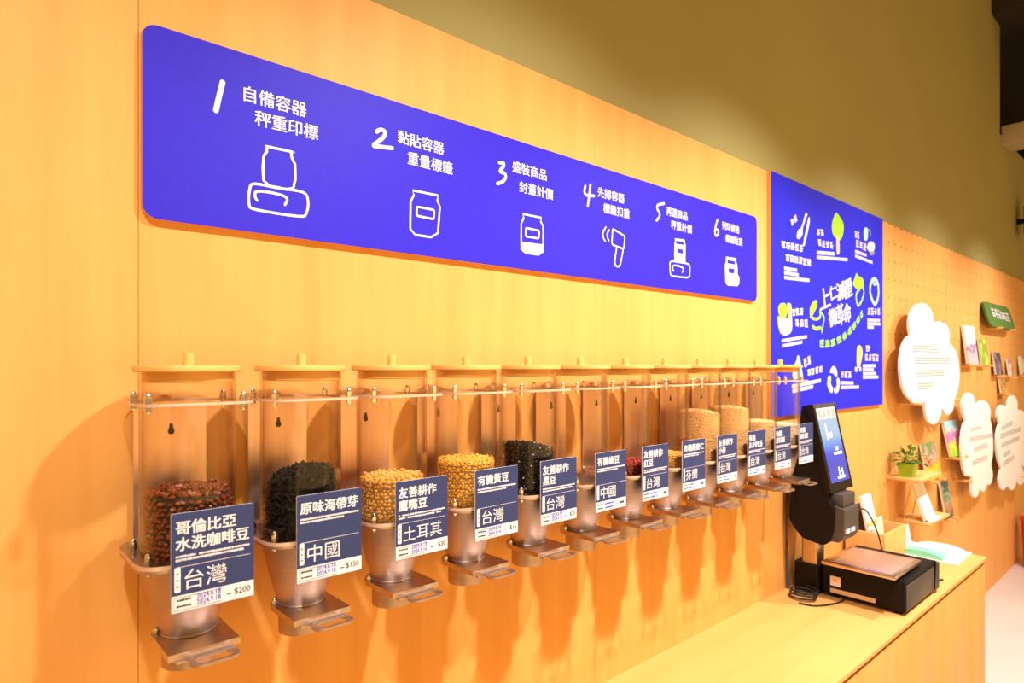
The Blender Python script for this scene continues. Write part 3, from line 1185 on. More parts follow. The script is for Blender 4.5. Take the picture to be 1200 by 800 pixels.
proto = make_dispenser()
goods = [
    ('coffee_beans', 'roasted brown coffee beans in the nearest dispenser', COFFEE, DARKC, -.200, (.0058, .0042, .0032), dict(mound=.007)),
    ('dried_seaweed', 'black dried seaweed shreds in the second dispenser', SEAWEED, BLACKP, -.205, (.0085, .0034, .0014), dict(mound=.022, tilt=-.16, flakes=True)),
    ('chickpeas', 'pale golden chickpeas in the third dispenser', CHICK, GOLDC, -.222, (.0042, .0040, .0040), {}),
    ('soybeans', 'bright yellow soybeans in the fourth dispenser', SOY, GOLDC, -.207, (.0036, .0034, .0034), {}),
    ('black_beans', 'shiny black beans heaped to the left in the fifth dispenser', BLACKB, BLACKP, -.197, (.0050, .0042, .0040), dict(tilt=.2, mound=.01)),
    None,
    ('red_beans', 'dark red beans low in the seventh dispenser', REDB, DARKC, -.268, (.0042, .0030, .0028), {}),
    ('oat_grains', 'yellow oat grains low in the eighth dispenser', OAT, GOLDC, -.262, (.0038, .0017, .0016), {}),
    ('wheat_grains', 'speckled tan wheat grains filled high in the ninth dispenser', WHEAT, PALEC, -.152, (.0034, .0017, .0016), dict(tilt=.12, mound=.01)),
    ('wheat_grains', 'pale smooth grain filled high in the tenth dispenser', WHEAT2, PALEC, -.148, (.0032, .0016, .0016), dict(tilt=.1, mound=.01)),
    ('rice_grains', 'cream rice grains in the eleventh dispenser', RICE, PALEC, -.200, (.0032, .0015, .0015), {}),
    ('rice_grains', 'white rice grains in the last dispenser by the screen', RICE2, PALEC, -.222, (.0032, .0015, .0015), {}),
]
disp_labels = [
    'nearest clear dispenser with wooden lid, holding brown coffee beans',
    'clear dispenser with wooden lid, holding black dried seaweed',
    'clear dispenser with wooden lid, holding golden chickpeas',
    'clear dispenser with wooden lid, holding bright yellow soybeans',
    'clear dispenser with wooden lid, holding shiny black beans',
    'empty looking clear dispenser between the black beans and the red beans',
    'clear dispenser with wooden lid, holding a little dark red bean',
    'clear dispenser with a low yellow fill, left of the full speckled tan one',
    'clear dispenser filled high with speckled tan wheat grains',
    'clear dispenser filled high with pale grain, right of the speckled tan one',
    'clear dispenser of cream grain, second from the screen end of the row',
    'farthest clear dispenser in the row, before the blue poster',
]
for i in range(12):
    d = proto if i == 0 else copy_tree(proto)
    d.location = (X0 + STEP * i, DC, EYE)
    d['label'] = disp_labels[i]
    if goods[i] is None:
        continue
    nm, lab, m, core, lev, sz, kw = goods[i]
    grains(nm, lab, i, lev, sz, m, core, seed=100 + i, cat='beans' if i < 7 and i != 1 else ('seaweed' if i == 1 else 'grain'), **kw)

# ------------------------------------------------------------------ price cards
CW, CH = 0.1158, 0.1423
CD = 0.9935
cards = [
    (('哥倫比亞', '水洗咖啡豆'), '台灣', '$200', ('2024.6.18', '2024.9.18')),
    (('原味海帶芽',), '中國', '$150', ('2024.6.18', '2024.9.18')),
    (('友善耕作', '鷹嘴豆'), '土耳其', '$30', ('2024.6.13', '2024.9.16')),
    (('有機黃豆',), '台灣', '$16', ('2024.6.16', '2024.9.16')),
    (('友善耕作', '黑豆'), '台灣', '$35', ('2024.6.18', '2024.9.18')),
    (('有機綠豆',), '中國', None, None),
    (('友善耕作', '紅豆'), '台灣', None, None),
    (('有機燕麥仁',), '芬蘭', None, None),
    (('友善耕作', '小麥'), '台灣', None, None),
    (('有機', 4), '台灣', None, None),
    (('有機', 3), '台灣', None, None),
    (('有機', 3), '台灣', None, None),
]
card_labels = [
    'navy price card reading 哥倫比亞 水洗咖啡豆, priced $200, on the coffee dispenser',
    'navy price card reading 原味海帶芽, priced $150, on the seaweed dispenser',
    'navy price card reading 友善耕作 鷹嘴豆, priced $30, on the chickpea dispenser',
    'navy price card reading 有機黃豆, priced $16, on the yellow soybean dispenser',
    'navy price card reading 友善耕作 黑豆, on the black bean dispenser',
    'navy price card reading 有機綠豆, on the empty looking dispenser',
    'navy price card reading 友善耕作 紅豆, on the red bean dispenser',
    'navy price card reading 有機燕麥仁, left of the wheat card',
    'navy price card reading 友善耕作 小麥, fourth from the screen end of the row',
    'navy price card third from the screen end, two white title lines',
    'navy price card second from the screen end, on the cream grain dispenser',
    'farthest navy price card, overlapping the black terminal',
]
for i, (title, origin, price, dates) in enumerate(cards):
    x0 = X0 + STEP * i - CW / 2 + .0108
    zc0 = EYE - .3560
    cd = thing('price_card', card_labels[i], 'price card', (x0, CD, zc0), 'navy price cards on the dispensers')
    MB().prism_y(round_rect(0, CW, 0, CH, .002, 3), 0, .0022, 0, 1).build('board', [NAVY, PINKW], cd)
    MB().rect_y(0.0004, CW - .0004, .0004, CH * .172, -.0003).build('price_strip', WHITE, cd)
    y = -.0005
    mb = MB()
    em = .0211
    zt = CH * (1 - .205)
    for k, ln in enumerate(title):
        if isinstance(ln, int):
            scribble(mb, CW * .05, zt - CH * .163 * k, em * ln * 1.05, em * .85, ln + 1, y, .0016, 0, random.Random(300 + i))
        else:
            put_text(mb, ln, CW * .045, zt - CH * .163 * k, y, em if len(ln) < 5 else em * .985, .026)
    mb.build('title', WHITE, cd)
    zt2 = zt - CH * .163 * (len(title) - 1)
    mb = MB()
    dashes(mb, CW * .05, zt2 - CH * .082, CW * .90, .0036, y, 10 + i, 0, .02)
    dashes(mb, CW * .05, zt2 - CH * .118, CW * (.82 if i % 2 == 0 else .66), .0036, y, 30 + i, 0, .02)
    mb.rect_y(CW * .06, CW * .95, CH * .455, CH * .460, y)
    mb.build('fine_print', PINKW, cd)
    mb = MB()
    put_text(mb, origin, CW * .125, CH * .235, y, .0312 if len(origin) == 2 else .0295, 0, 1.0)
    mb.build('origin_name', WHITE, cd)
    mb = MB()
    mb.poly_y(round_rect(CW * .035, CW * .105, CH * .205, CH * .455, .002, 3), y)
    for k in range(3):
        mb.rect_y(CW * .055, CW * .085, CH * (.25 + .065 * k), CH * (.272 + .065 * k), y - .0002, 1)
    mb.build('origin_tab', [WHITE, GREY], cd)
    mb = MB()
    for k in range(2):
        dashes(mb, CW * .06, CH * (.112 - .062 * k), CW * .17, .0034, y - .0002, 50 + i + k, 0, .03)
    for a, b, c_, e in ((.03, .60, .022, .026), (.03, .60, .150, .154), (.03, .034, .022, .154)):
        mb.rect_y(CW * a, CW * b, CH * c_, CH * e, y - .0002)
    if price:
        put_text(mb, price, CW * (.965 - .056 * len(price)), CH * .062, y - .0002, .0128, .003, .95)
    else:
        dashes(mb, CW * .80, CH * .07, CW * .13, .006, y - .0002, 70 + i)
    dashes(mb, CW * .655, CH * .070, CW * .055, .0022, y - .0002, 80 + i)
    mb.build('price_text', INK, cd)
    mb = MB()
    for k in range(2):
        if dates:
            put_text(mb, dates[k], CW * .29, CH * (.105 - .064 * k), y - .0002, .0108, .010, .80, .03)
        else:
            dashes(mb, CW * .29, CH * (.105 - .064 * k), CW * .28, .0045, y - .0002, 110 + i + k)
    mb.build('written_date', BLUEINK, cd)
    # clear holder that clips onto the flange behind
    yb = DC - .083 - CD
    MB().box((CW * .30, .0022, .0500), (CW * .70, .0040, .0760)).box((CW * .30, .0022, .0574), (CW * .70, yb, .0600)).build('clip', CLEAR, cd)

# ================================================================== WEIGHING TERMINAL
# scale
SX0, SX1, SY0, SY1 = 2.635, 3.040, 0.768, 1.060
sc_ = thing('weighing_scale', 'black label printing weighing scale with steel platter on the worktop', 'scale', ((SX0 + SX1) / 2, (SY0 + SY1) / 2, CT))
OX, OY = (SX0 + SX1) / 2, (SY0 + SY1) / 2
# body: printer end on the right is as tall as the platter, rounded
prof = round_poly([(SX0 - OX, .012), (SX1 - OX, .012), (SX1 - OX, .120), (SX1 - OX - .045, .136), (SX1 - OX - .10, .134), (SX0 - OX, .130)], .012, 4)
b = MB()
b.prism_y(prof, SY0 - OY, SY1 - OY)
b.build('body', BLACKP, sc_)
MB().box((SX0 - OX + .008, SY0 - OY - .004, .018), (SX1 - OX - .06, SY0 - OY, .112), .0015).build('front_panel', GREYP, sc_)
b = MB().prism_y(round_poly([(SX1 - OX - .055, .014), (SX1 - OX + .004, .014), (SX1 - OX + .004, .118), (SX1 - OX - .040, .130)], .008, 3), SY0 - OY - .006, SY1 - OY)
b.build('printer_cover', BLACKG, sc_)
for sx in (SX0 - OX + .03, SX1 - OX - .03):
    for sy in (SY0 - OY + .03, SY1 - OY - .03):
        MB().lathe([(.016, 0), (.018, .004), (.016, .013)], (sx, sy), 16).build('foot', BLACKP, sc_)
pl = MB().box((2.578 - OX, 0.782 - OY, .142), (2.885 - OX, 1.045 - OY, .156), .004)
pl.box((2.66 - OX, .85 - OY, .128), (2.80 - OX, .98 - OY, .144))
plo = pl.build('platter', STEELP, sc_)
pm = MB()
pm.box((2.60 - OX, .80 - OY, .1558), (2.865 - OX, 1.028 - OY, .1572), .0005)
pm.build('platter_tray', brushed('platter_tray', (0.80, 0.60, 0.50), 0.45, (3, 3, 3)), plo)
# sticker and label plate on the face towards the camera
st = MB()
z_ = CT


def on_side(py0, py1, pz0_, pz1_, mi=0):
    return [(SX0 - OX - .0008, py0, pz0_), (SX0 - OX - .0008, py1, pz0_), (SX0 - OX - .0008, py1, pz1_), (SX0 - OX - .0008, py0, pz1_)]


def side_at(px, py):
    # point of the camera side face seen at px, py
    r = FW + RT * ((px - 600) / F_PX) + Vector((0, 0, 1)) * ((HOR - py) / F_PX)
    t = SX0 / r.x
    return (r.y * t - OY, EYE + r.z * t - CT)


A, B = side_at(973, 674), side_at(985, 688)
st.add(on_side(A[0], B[0], B[1], A[1]), [(0, 1, 2, 3)])
st.build('sticker', PINKW, sc_)
st = MB()
for k in range(3):
    ya = A[0] + (B[0] - A[0]) * .25
    yb_ = A[0] + (B[0] - A[0]) * .75
    zz = B[1] + (A[1] - B[1]) * (.4 + .16 * k)
    q = on_side(ya, yb_, zz, zz + .004)
    st.add([(p[0] - .0005, p[1], p[2]) for p in q], [(0, 1, 2, 3)])
st.build('sticker_print', SALM, sc_)
A, B = side_at(973, 691), side_at(1026, 708)
st = MB()
st.add(on_side(A[0], B[0], B[1] + .004, B[1] + .021), [(0, 1, 2, 3)])
st.build('rating_plate', plain('rating_plate_tan', (0.62, 0.42, 0.25), .4), sc_)

# tower with touch screen
TX0, TX1 = 2.56, 2.775
tw = thing('checkout_terminal', 'black touch screen terminal on a post behind the scale', 'terminal', (2.66, 1.10, CT))
OX, OY = 2.66, 1.10
zt = lambda h: EYE + h - CT
# base and post
MB().prism_z(round_rect(2.625 - OX, 2.735 - OX, 1.075 - OY, 1.175 - OY, .012), 0.0, 0.115).build('base', BLACKP, tw)
MB().prism_z(round_rect(2.640 - OX, 2.715 - OX, 1.085 - OY, 1.150 - OY, .010), 0.115, zt(-.66)).build('post', plain('post_metal', (0.55, 0.42, 0.34), .3, .8), tw)
# body: side outline in (y, z), wide behind the screen and pointed at the foot
outl = [(1.078, -.165), (1.112, -.165), (1.146, -.40), (1.165, -.625), (1.145, -.66), (1.11, -.695), (1.03, -.71), (1.005, -.690), (.992, -.640), (.988, -.560), (1.010, -.530), (1.012, -.50), (1.008, -.47)]
b = MB().prism_x([(y - OY, zt(z)) for y, z in round_poly(outl, .010, 3)], TX0 - OX, TX1 - .035 - OX)
b.build('body', BLACKP, tw)
# screen slab leaning back
pt, pbm = Vector((0, 1.070, -.158)), Vector((0, .998, -.500))
nrm = Vector((0, -(pt.z - pbm.z), (pt.y - pbm.y))).normalized()
if nrm.y > 0:
    nrm = -nrm


def slab(x0, x1, u0, u1, d0, d1, bev=None):
    """piece of the leaning screen: u from 0 (foot) to 1 (top), d is depth in front of the slab's face"""
    vs = []
    for d in (d0, d1):
        for x, u in ((x0, u0), (x1, u0), (x1, u1), (x0, u1)):
            p = pbm + (pt - pbm) * u + nrm * d
            vs.append((x - OX, p.y - OY, zt(p.z)))
    return vs, [(3, 2, 1, 0), (4, 5, 6, 7), (0, 1, 5, 4), (1, 2, 6, 5), (2, 3, 7, 6), (3, 0, 4, 7)]


b = MB()
b.add(*slab(TX0 - .004, TX1 + .004, 0, 1, -.024, 0))
scr = b.build('screen_housing', BLACKG, tw)
SCR = glowing('screen_light', [(0.0, (0.08, 0.10, 0.80)), (.18, (.06, .07, .60)), (.38, (.06, .09, .80)), (.50, (.18, .34, .90)), (.62, (.42, .60, .88)), (.9, (.52, .64, .76))], 1.0)
b = MB()
b.add(*slab(TX0 + .018, TX1 - .018, .10, .95, .0, .0012))
b.build('screen', SCR, scr)
LITW = lit_plain('screen_white', (.65, .75, .95), .8)
LITG = lit_plain('screen_grey', (.42, .40, .42), .55)
b = MB()
b.add(*slab(TX0 + .018, TX1 - .018, .82, .95, .0012, .0016))
for k in range(4):
    xa = TX0 + .026 + k * .043
    b.add(*slab(xa, xa + .030, .84, .93, .0016, .0020), 1)
b.build('screen_menu', [LITG, lit_plain('screen_tile', (.30, .27, .28), .5)], scr)
for k, (xa, xb, u0, u1) in enumerate([(.07, .10, .60, .66), (.05, .058, .58, .76), (.08, .16, .40, .43), (.10, .13, .45, .49), (.07, .14, .13, .16), (.09, .10, .16, .26), (.12, .13, .16, .24)]):
    MB().add(*slab(TX0 + .018 + xa, TX0 + .018 + xb, u0, u1, .0012, .0017)).build('screen_symbol', LITW, scr)
b = MB()
b.add(*slab(TX0 + .0, TX1 - .0, .955, .998, .0, .0025))
b.build('camera_bar', GREYP, scr)
# card reader head in front of the foot
b = MB().box((TX0 + .03 - OX, .965 - OY, zt(-.555)), (TX1 - .065 - OX, 1.02 - OY, zt(-.505)), .006)
b.build('neck', GREYP, tw)
b = MB().prism_x([(y - OY, zt(z)) for y, z in round_poly([(.955, -.560), (1.02, -.545), (1.02, -.690), (.975, -.690), (.958, -.665)], .006, 3)], TX0 + .012 - OX, TX1 - .055 - OX)
cr = b.build('card_reader', GREYP, tw)
b = MB()
for k in range(2):
    b.box((TX0 + .030 + .05 * k - OX, .954 - OY, zt(-.655)), (TX0 + .065 + .05 * k - OX, .960 - OY, zt(-.640)))
b.build('reader_print', WHITE, cr)

# cables
def cable(name, pts, r, label, mat=CABLE, n=8):
    return tag(MB().tube(smooth_path(pts, n), r, 8).build(name, mat), label, 'cable', 'black cables around the scale')


def counter_pt(px, py, h=0.0):
    r = FW + RT * ((px - 600) / F_PX) + Vector((0, 0, 1)) * ((HOR - py) / F_PX)
    t = (CT + h - EYE) / r.z
    return (r.x * t, r.y * t, CT + h)


cl = []
for k in range(26):
    a = k * 2 * pi / 8.5
    cl.append((2.535 + .040 * cos(a) + .0010 * k, 1.100 + .050 * sin(a), CT + .006 + .0011 * k))
cable('power_cable', cl + [(2.618, 1.12, CT + .03)], .0036, 'coiled black cable on the worktop beside the terminal base')
cable('signal_cable', [(2.47, 1.085, CT + .004), (2.485, 1.035, CT + .004), (2.53, 1.005, CT + .004), (2.585, .985, CT + .004), (2.626, .975, CT + .01)], .0034, 'black cable trailing along the worktop to the scale foot')
cable('printer_cable', [(3.035, .85, CT + .02), (3.09, .82, CT + .005), (3.16, .80, CT + .004), (3.20, .79, CT + .004)], .005, 'short black cable lying at the printer end of the scale')
cable('reader_cable', [(2.735, 1.005, EYE - .60), (2.79, .985, EYE - .597), (2.88, .985, EYE - .612), (2.98, .985, EYE - .69), (3.055, .985, EYE - .785), (3.10, .985, CT + .03), (3.125, .985, CT + .004), (3.16, .975, CT + .004)], .0032, 'thin black cable arching down from behind the terminal screen')
tag(MB().tube(smooth_path([(2.606, WALL - .006, EYE - .36), (2.610, WALL - .006, EYE - .55), (2.606, WALL - .006, EYE - .75), (2.612, WALL - .010, CT + .004)], 6), .005, 8)
    .build('network_cable', plain('cable_blue', (0.05, 0.11, 0.40), 0.5)), 'blue cable hanging down the wall left of the terminal', 'cable')

# ------------------------------------------------------------------ wooden tray box with leaflets
BX0, BX1, BY0, BY1, BH = 3.20, 3.50, 1.014, 1.185, .150
bx = thing('wooden_box', 'open pale wooden box on the worktop behind the terminal', 'box', ((BX0 + BX1) / 2, (BY0 + BY1) / 2, CT))
hx, hy, tk = (BX1 - BX0) / 2, (BY1 - BY0) / 2, .010
MB().box((-hx, -hy, 0), (hx, hy, .008)).build('bottom', PALEW, bx)
MB().box((-hx, -hy, .008), (hx, -hy + tk, BH), .001).build('front_panel', PALEW, bx)
MB().box((-hx, hy - tk, .008), (hx, hy, BH), .001).build('back_panel', PALEW, bx)
for s in (-1, 1):
    MB().box((min(s * hx, s * (hx - tk)), -hy + tk, .008), (max(s * hx, s * (hx - tk)), hy - tk, BH), .001).build('side_panel', PALEW, bx)


def leaning(name, label, cat, xl, xr, zb, zt_, yb, yt, thick, mats, group=None, page=True):
    """a flat item leaning back: foot at y = yb, head at y = yt"""
    o = thing(name, label, cat, ((xl + xr) / 2, yb, zb), group)
    h = (xr - xl) / 2
    dv = Vector((0, yt - yb, zt_ - zb))
    nn = Vector((0, -dv.z, dv.y)).normalized()
    vs = []
    for d in (0, -thick):
        for x, u in ((-h, 0), (h, 0), (h, 1), (-h, 1)):
            p = dv * u + nn * d
            vs.append((x, p.y, p.z))
    off = -min(v[2] for v in vs)
    fs = [(3, 2, 1, 0), (4, 5, 6, 7), (0, 4, 5, 1), (1, 5, 6, 2), (2, 6, 7, 3), (3, 7, 4, 0)]
    vs = [(v[0], v[1], v[2] + off) for v in vs]
    fs = [f[::-1] for f in fs]
    if not page:
        MB().add(vs, fs).build('panel', mats[0], o)
        return o
    # cover boards and the block of pages between them
    def layer(d0, d1, ins, nm, m):
        w = []
        for d in (d0, d1):
            for x, u in ((-h + (0 if nm == 'cover' else .0), 0 + ins), (h - ins * .5, 0 + ins), (h - ins * .5, 1 - ins), (-h, 1 - ins)):
                p = dv * u + nn * d
                w.append((x, p.y, p.z + off))
        return MB().add(w, fs).build(nm, m, o)
    layer(0, -.002, 0, 'cover', mats[0])
    layer(-.002, -thick + .002, .02, 'page_block', mats[1])
    layer(-thick + .002, -thick, 0, 'back_cover', mats[0] if len(mats) < 3 else mats[2])
    return o


leaning('leaflet_stack', 'white folded leaflet with yellow band standing in the wooden box', 'leaflet', 3.245, 3.365, CT + .009, CT + .30, 1.07, 1.13, .012, [PAPER], page=False)
MB().box((-.06, -.0015, .158), (.06, .0, .176)).build('yellow_band', YLW, [o for o in bpy.data.objects if o.name == 'leaflet_stack'][0]).location = (0, .030, 0)
leaning('leaflet', 'cream card leaning inside the wooden box at its left end', 'leaflet', 3.215, 3.30, CT + .009, CT + .215, 1.035, 1.058, .004, [CREAM], page=False)
leaning('leaflet', 'dark brown card standing behind the white leaflet in the wooden box', 'leaflet', 3.22, 3.34, CT + .009, CT + .26, 1.125, 1.155, .004, [plain('brown_card', (.10, .03, .02), .6)], page=False)

# clutter between the box and the papers
rn = random.Random(5)
mb = MB()
for k in range(26):
    x, y = 3.13 + rn.uniform(0, .20), .955 + rn.uniform(-.02, .03)
    a = rn.uniform(0, pi)
    mb.tube(smooth_path([(x, y, CT + .004), (x + .03 * cos(a), y + .012 * sin(a), CT + .02 + rn.uniform(0, .02)), (x + .06 * cos(a), y + .02 * sin(a), CT + .005)], 4), .0028, 6, k % 3)
tag(mb.build('paper_shreds', [PAPER, GREY, INK]), 'tangle of white and dark wrapped straps beside the wooden box', 'straps', kind='stuff')

# sheets of paper and teal leaflets at the end of the worktop
def sheet(name, label, x0, x1, y0, y1, z, t, mat, rot=0, group='paper at the end of the worktop'):
    o = MB().box((-(x1 - x0) / 2, -(y1 - y0) / 2, 0), ((x1 - x0) / 2, (y1 - y0) / 2, t), .0008).build(name, mat)
    o.location = ((x0 + x1) / 2, (y0 + y1) / 2, z)
    o.rotation_euler = (0, 0, rot)
    return tag(o, label, 'paper', group)


sheet('paper_pad', 'large white pad of paper lying at the worktop end', 3.47, 3.745, .80, 1.11, CT, .010, PAPER, .02)
lf = MB().prism_x(round_poly([(-.10, .0), (.10, .0), (.10, .012), (.06, .026), (-.02, .030), (-.09, .016)], .006, 3), -.045, .022).build('teal_leaflet', TEAL)
lf.location = (3.525, .955, CT + .0102)
tag(lf, 'curled teal green leaflet lying on the white paper', 'leaflet', 'paper at the end of the worktop')
lf = MB().prism_x(round_poly([(-.10, .0), (.10, .0), (.10, .010), (.05, .022), (-.03, .024), (-.09, .012)], .006, 3), -.07, .07).build('pale_leaflet', plain('leaflet_pale_teal', (.62, .86, .84), .5))
lf.location = (3.655, .92, CT + .0102)
tag(lf, 'curled pale teal leaflet beside the darker teal one', 'leaflet', 'paper at the end of the worktop')
leaning('card_stand', 'small white card standing upright at the far worktop corner', 'card', 3.66, 3.74, CT + .0102, CT + .10, 1.06, 1.075, .003, [PAPER], page=False)

# ================================================================== PEG WALL
def peg(px, py, label, d0=1.10, length=None):
    p = W(px, py, d0)
    n_ = 12
    mb = MB()
    vs, r = [], .009
    y0, y1 = d0 - .012, WALL - .001
    mb.prism_y([(r * cos(2 * pi * k / n_), r * sin(2 * pi * k / n_)) for k in range(n_)], 0, y1 - y0)
    o = mb.build('wooden_peg', PALEW)
    o.location = (p.x, y0, p.z)
    return tag(o, label, 'peg', 'wooden pegs in the peg wall')


def peg_at(x, z, y0, label):
    n_, r = 12, .009
    o = MB().prism_y([(r * cos(2 * pi * k / n_), r * sin(2 * pi * k / n_)) for k in range(n_)], 0, WALL - y0).build('wooden_peg', PALEW)
    o.location = (x, y0, z - r)
    return tag(o, label, 'peg', 'wooden pegs in the peg wall')


def cloud(name, label, ells, c, lines, g, d, blobs=72):
    """puffy outline: union of lobes, walked around from a centre"""
    pts = []
    for k in range(blobs * 2):
        a = 2 * pi * k / (blobs * 2)
        ux, uy = cos(a), sin(a)
        best = 3
        for (ex, ey, rx, ry) in ells:
            # ray from c against the ellipse
            ox, oy = (c[0] - ex) / rx, (c[1] - ey) / ry
            dx, dy = ux / rx, uy / ry
            A_, B_, C_ = dx * dx + dy * dy, 2 * (ox * dx + oy * dy), ox * ox + oy * oy - 1
            D_ = B_ * B_ - 4 * A_ * C_
            if D_ >= 0:
                best = max(best, (-B_ + sqrt(D_)) / (2 * A_))
        w = W(c[0] + ux * best, c[1] + uy * best, d)
        pts.append((w.x, w.z))
    cw = W(c[0], c[1], d)
    o = thing(name, label, 'sign', (cw.x, d, cw.z), 'white cloud signs on the peg wall')
    bd = MB().prism_y(pts, d, d + .014).build('board', CLOUDW, o)
    bd.data.transform(Matrix.Translation(-cw))
    for i, (a, b, hh) in enumerate(lines):
        mb = MB()
        P, Q = g(a), g(b)
        h = abs(g((a[0], a[1] - hh))[1] - P[1])
        L = Q[0] - P[0]
        n_ = max(3, int(L / (h * 1.0)))
        for k in range(n_):
            x0, x1 = P[0] + L * k / n_, P[0] + L * (k + .82) / n_
            zz = P[1] + (Q[1] - P[1]) * k / n_
            for j in range(3):
                mb.rect_y(x0, x1, zz + h * (.36 * j), zz + h * (.36 * j + .17), d - .0006)
        t = mb.build('text_line', GREY, o)
        t.data.transform(Matrix.Translation(-cw))
    # two stand-off dowels carry it on the wall
    for sx in (-.09, .09):
        MB().prism_y([(sx + .008 * cos(q * pi / 6), .008 * sin(q * pi / 6)) for q in range(12)], .014, WALL - d).build('stand_off', PALEW, o)
    return o


CDd = 1.115
cloud('cloud_sign', 'white cloud shaped sign with four lines, nearest on the peg wall',
      [(1080.5, 381, 14.5, 26), (1102, 394, 11, 18), (1068.5, 430, 13, 37), (1076, 446, 14, 28), (1110, 438, 14.5, 36), (1094, 478, 9.5, 19), (1111, 468, 7.5, 18), (1092, 428, 22, 40)],
      (1091, 430), [((150, 362), (300, 366), 46), ((160, 432), (372, 428), 44), ((168, 505), (335, 500), 42), ((178, 582), (266, 576), 42)], crop(5, 1040, 340, CDd), CDd)
cloud('cloud_sign', 'white cloud shaped sign with slanted lines, right of the bright comic',
      [(1136, 477, 8, 17), (1152, 484, 9, 15), (1134, 525, 7, 33), (1147, 522, 17, 42), (1143, 570, 5, 13), (1152, 563, 5, 13), (1159, 556, 4.5, 12), (1154, 510, 9, 26)],
      (1146, 520), [((215, 318), (285, 300), 26), ((205, 385), (372, 350), 30), ((235, 455), (330, 420), 34), ((225, 545), (325, 500), 34)], crop(5.71, 1100, 450, CDd), CDd)
cloud('cloud_sign', 'white cloud shaped sign cut by the right edge of the photo',
      [(1175, 486, 6, 12), (1187, 477, 6, 14), (1196, 494, 7, 14), (1185, 520, 17, 38), (1176, 562, 5, 12), (1186, 563, 5, 11), (1196, 558, 5, 10), (1204, 520, 9, 30)],
      (1184, 520), [((420, 310), (495, 270), 30), ((410, 365), (552, 310), 32), ((420, 425), (540, 370), 30), ((430, 492), (482, 460), 30), ((430, 550), (505, 500), 32)], crop(5.71, 1100, 450, CDd), CDd)
peg(1076, 473, 'wooden peg under the left lobe of the nearest cloud sign')
peg(1122, 468, 'wooden peg under the right lobe of the nearest cloud sign')
peg(1107, 376, 'wooden peg above the right shoulder of the nearest cloud sign')
peg(1137, 564, 'wooden peg under the cloud sign beside the bright comic')
peg(1198, 558, 'wooden peg under the cloud sign at the photo edge')

# shelves with the plant and the leaflet stand
def shelf(label, x0, x1, y0, z, t=.014):
    o = thing('peg_shelf', label, 'shelf', ((x0 + x1) / 2, WALL, EYE + z), 'small shelves on the peg wall')
    h = (x1 - x0) / 2
    MB().box((-h, y0 - WALL, -t), (h, 0, 0), .002).build('board', PALEW, o)
    for s in (-1, 1):
        MB().prism_y([(s * h * .7 + .007 * cos(q * pi / 5), -t - .007 + .007 * sin(q * pi / 5)) for q in range(10)], y0 - WALL + .03, 0).build('support_peg', PALEW, o)
    return o


shelf('small wooden shelf carrying the potted plant', 3.80, 4.16, 1.03, -.604)
shelf('small wooden shelf carrying the white leaflet stand', 3.95, 4.32, 1.03, -.860)
# plant
pp = thing('potted_plant', 'small leafy green plant in a square green pot on the shelf', 'plant', (3.862, 1.115, EYE - .604), None)
b = MB()
a0, a1, hz = .032, .037, .072
vs = [(x * a0, y * a0, 0) for x, y in ((-1, -1), (1, -1), (1, 1), (-1, 1))] + [(x * a1, y * a1, hz) for x, y in ((-1, -1), (1, -1), (1, 1), (-1, 1))]
a2 = a1 - .004
vs += [(x * a2, y * a2, hz) for x, y in ((-1, -1), (1, -1), (1, 1), (-1, 1))] + [(x * a2, y * a2, hz - .01) for x, y in ((-1, -1), (1, -1), (1, 1), (-1, 1))]
fs = [(3, 2, 1, 0)] + [(q * 4 + i, q * 4 + (i + 1) % 4, (q + 1) * 4 + (i + 1) % 4, (q + 1) * 4 + i) for q in range(3) for i in range(4)]
b.add(vs, fs)
b.build('pot', POTG, pp)
MB().box((-a2, -a2, hz - .012), (a2, a2, hz - .008)).build('soil', SOIL, pp)
rn = random.Random(11)
b, st_ = MB(), MB()
for k in range(46):
    a = rn.uniform(0, 2 * pi)
    el = rn.uniform(.15, 1.35)
    L = rn.uniform(.045, .085)
    base = Vector((rn.uniform(-.02, .02), rn.uniform(-.02, .02), hz - .008))
    dr = Vector((cos(a) * cos(el), sin(a) * cos(el), sin(el)))
    tip = base + dr * L
    st_.tube([base, base + dr * L * .5 + Vector((0, 0, .006)), tip], .0011, 5)
    # leaf blade
    side = dr.cross(Vector((0, 0, 1)))
    side = side.normalized() if side.length > .05 else Vector((1, 0, 0))
    fwd = Vector((dr.x, dr.y, dr.z - .65)).normalized()
    LL, w_ = rn.uniform(.028, .045), rn.uniform(.010, .016)
    up = side.cross(fwd)
    pts = []
    for u, ww in ((0, .1), (.3, .9), (.6, 1), (.85, .55), (1, .05)):
        c_ = tip + fwd * (LL * u) + up * (.006 * sin(u * pi))
        pts += [c_ - side * w_ * ww, c_ + up * -.002, c_ + side * w_ * ww]
    fs = []
    for q in range(4):
        for j in range(2):
            fs.append((q * 3 + j, q * 3 + j + 1, q * 3 + j + 4, q * 3 + j + 3))
    b.add(pts, fs, 0, True)
b.build('leaves', LEAF, pp)
st_.build('stems', LEAF, pp)
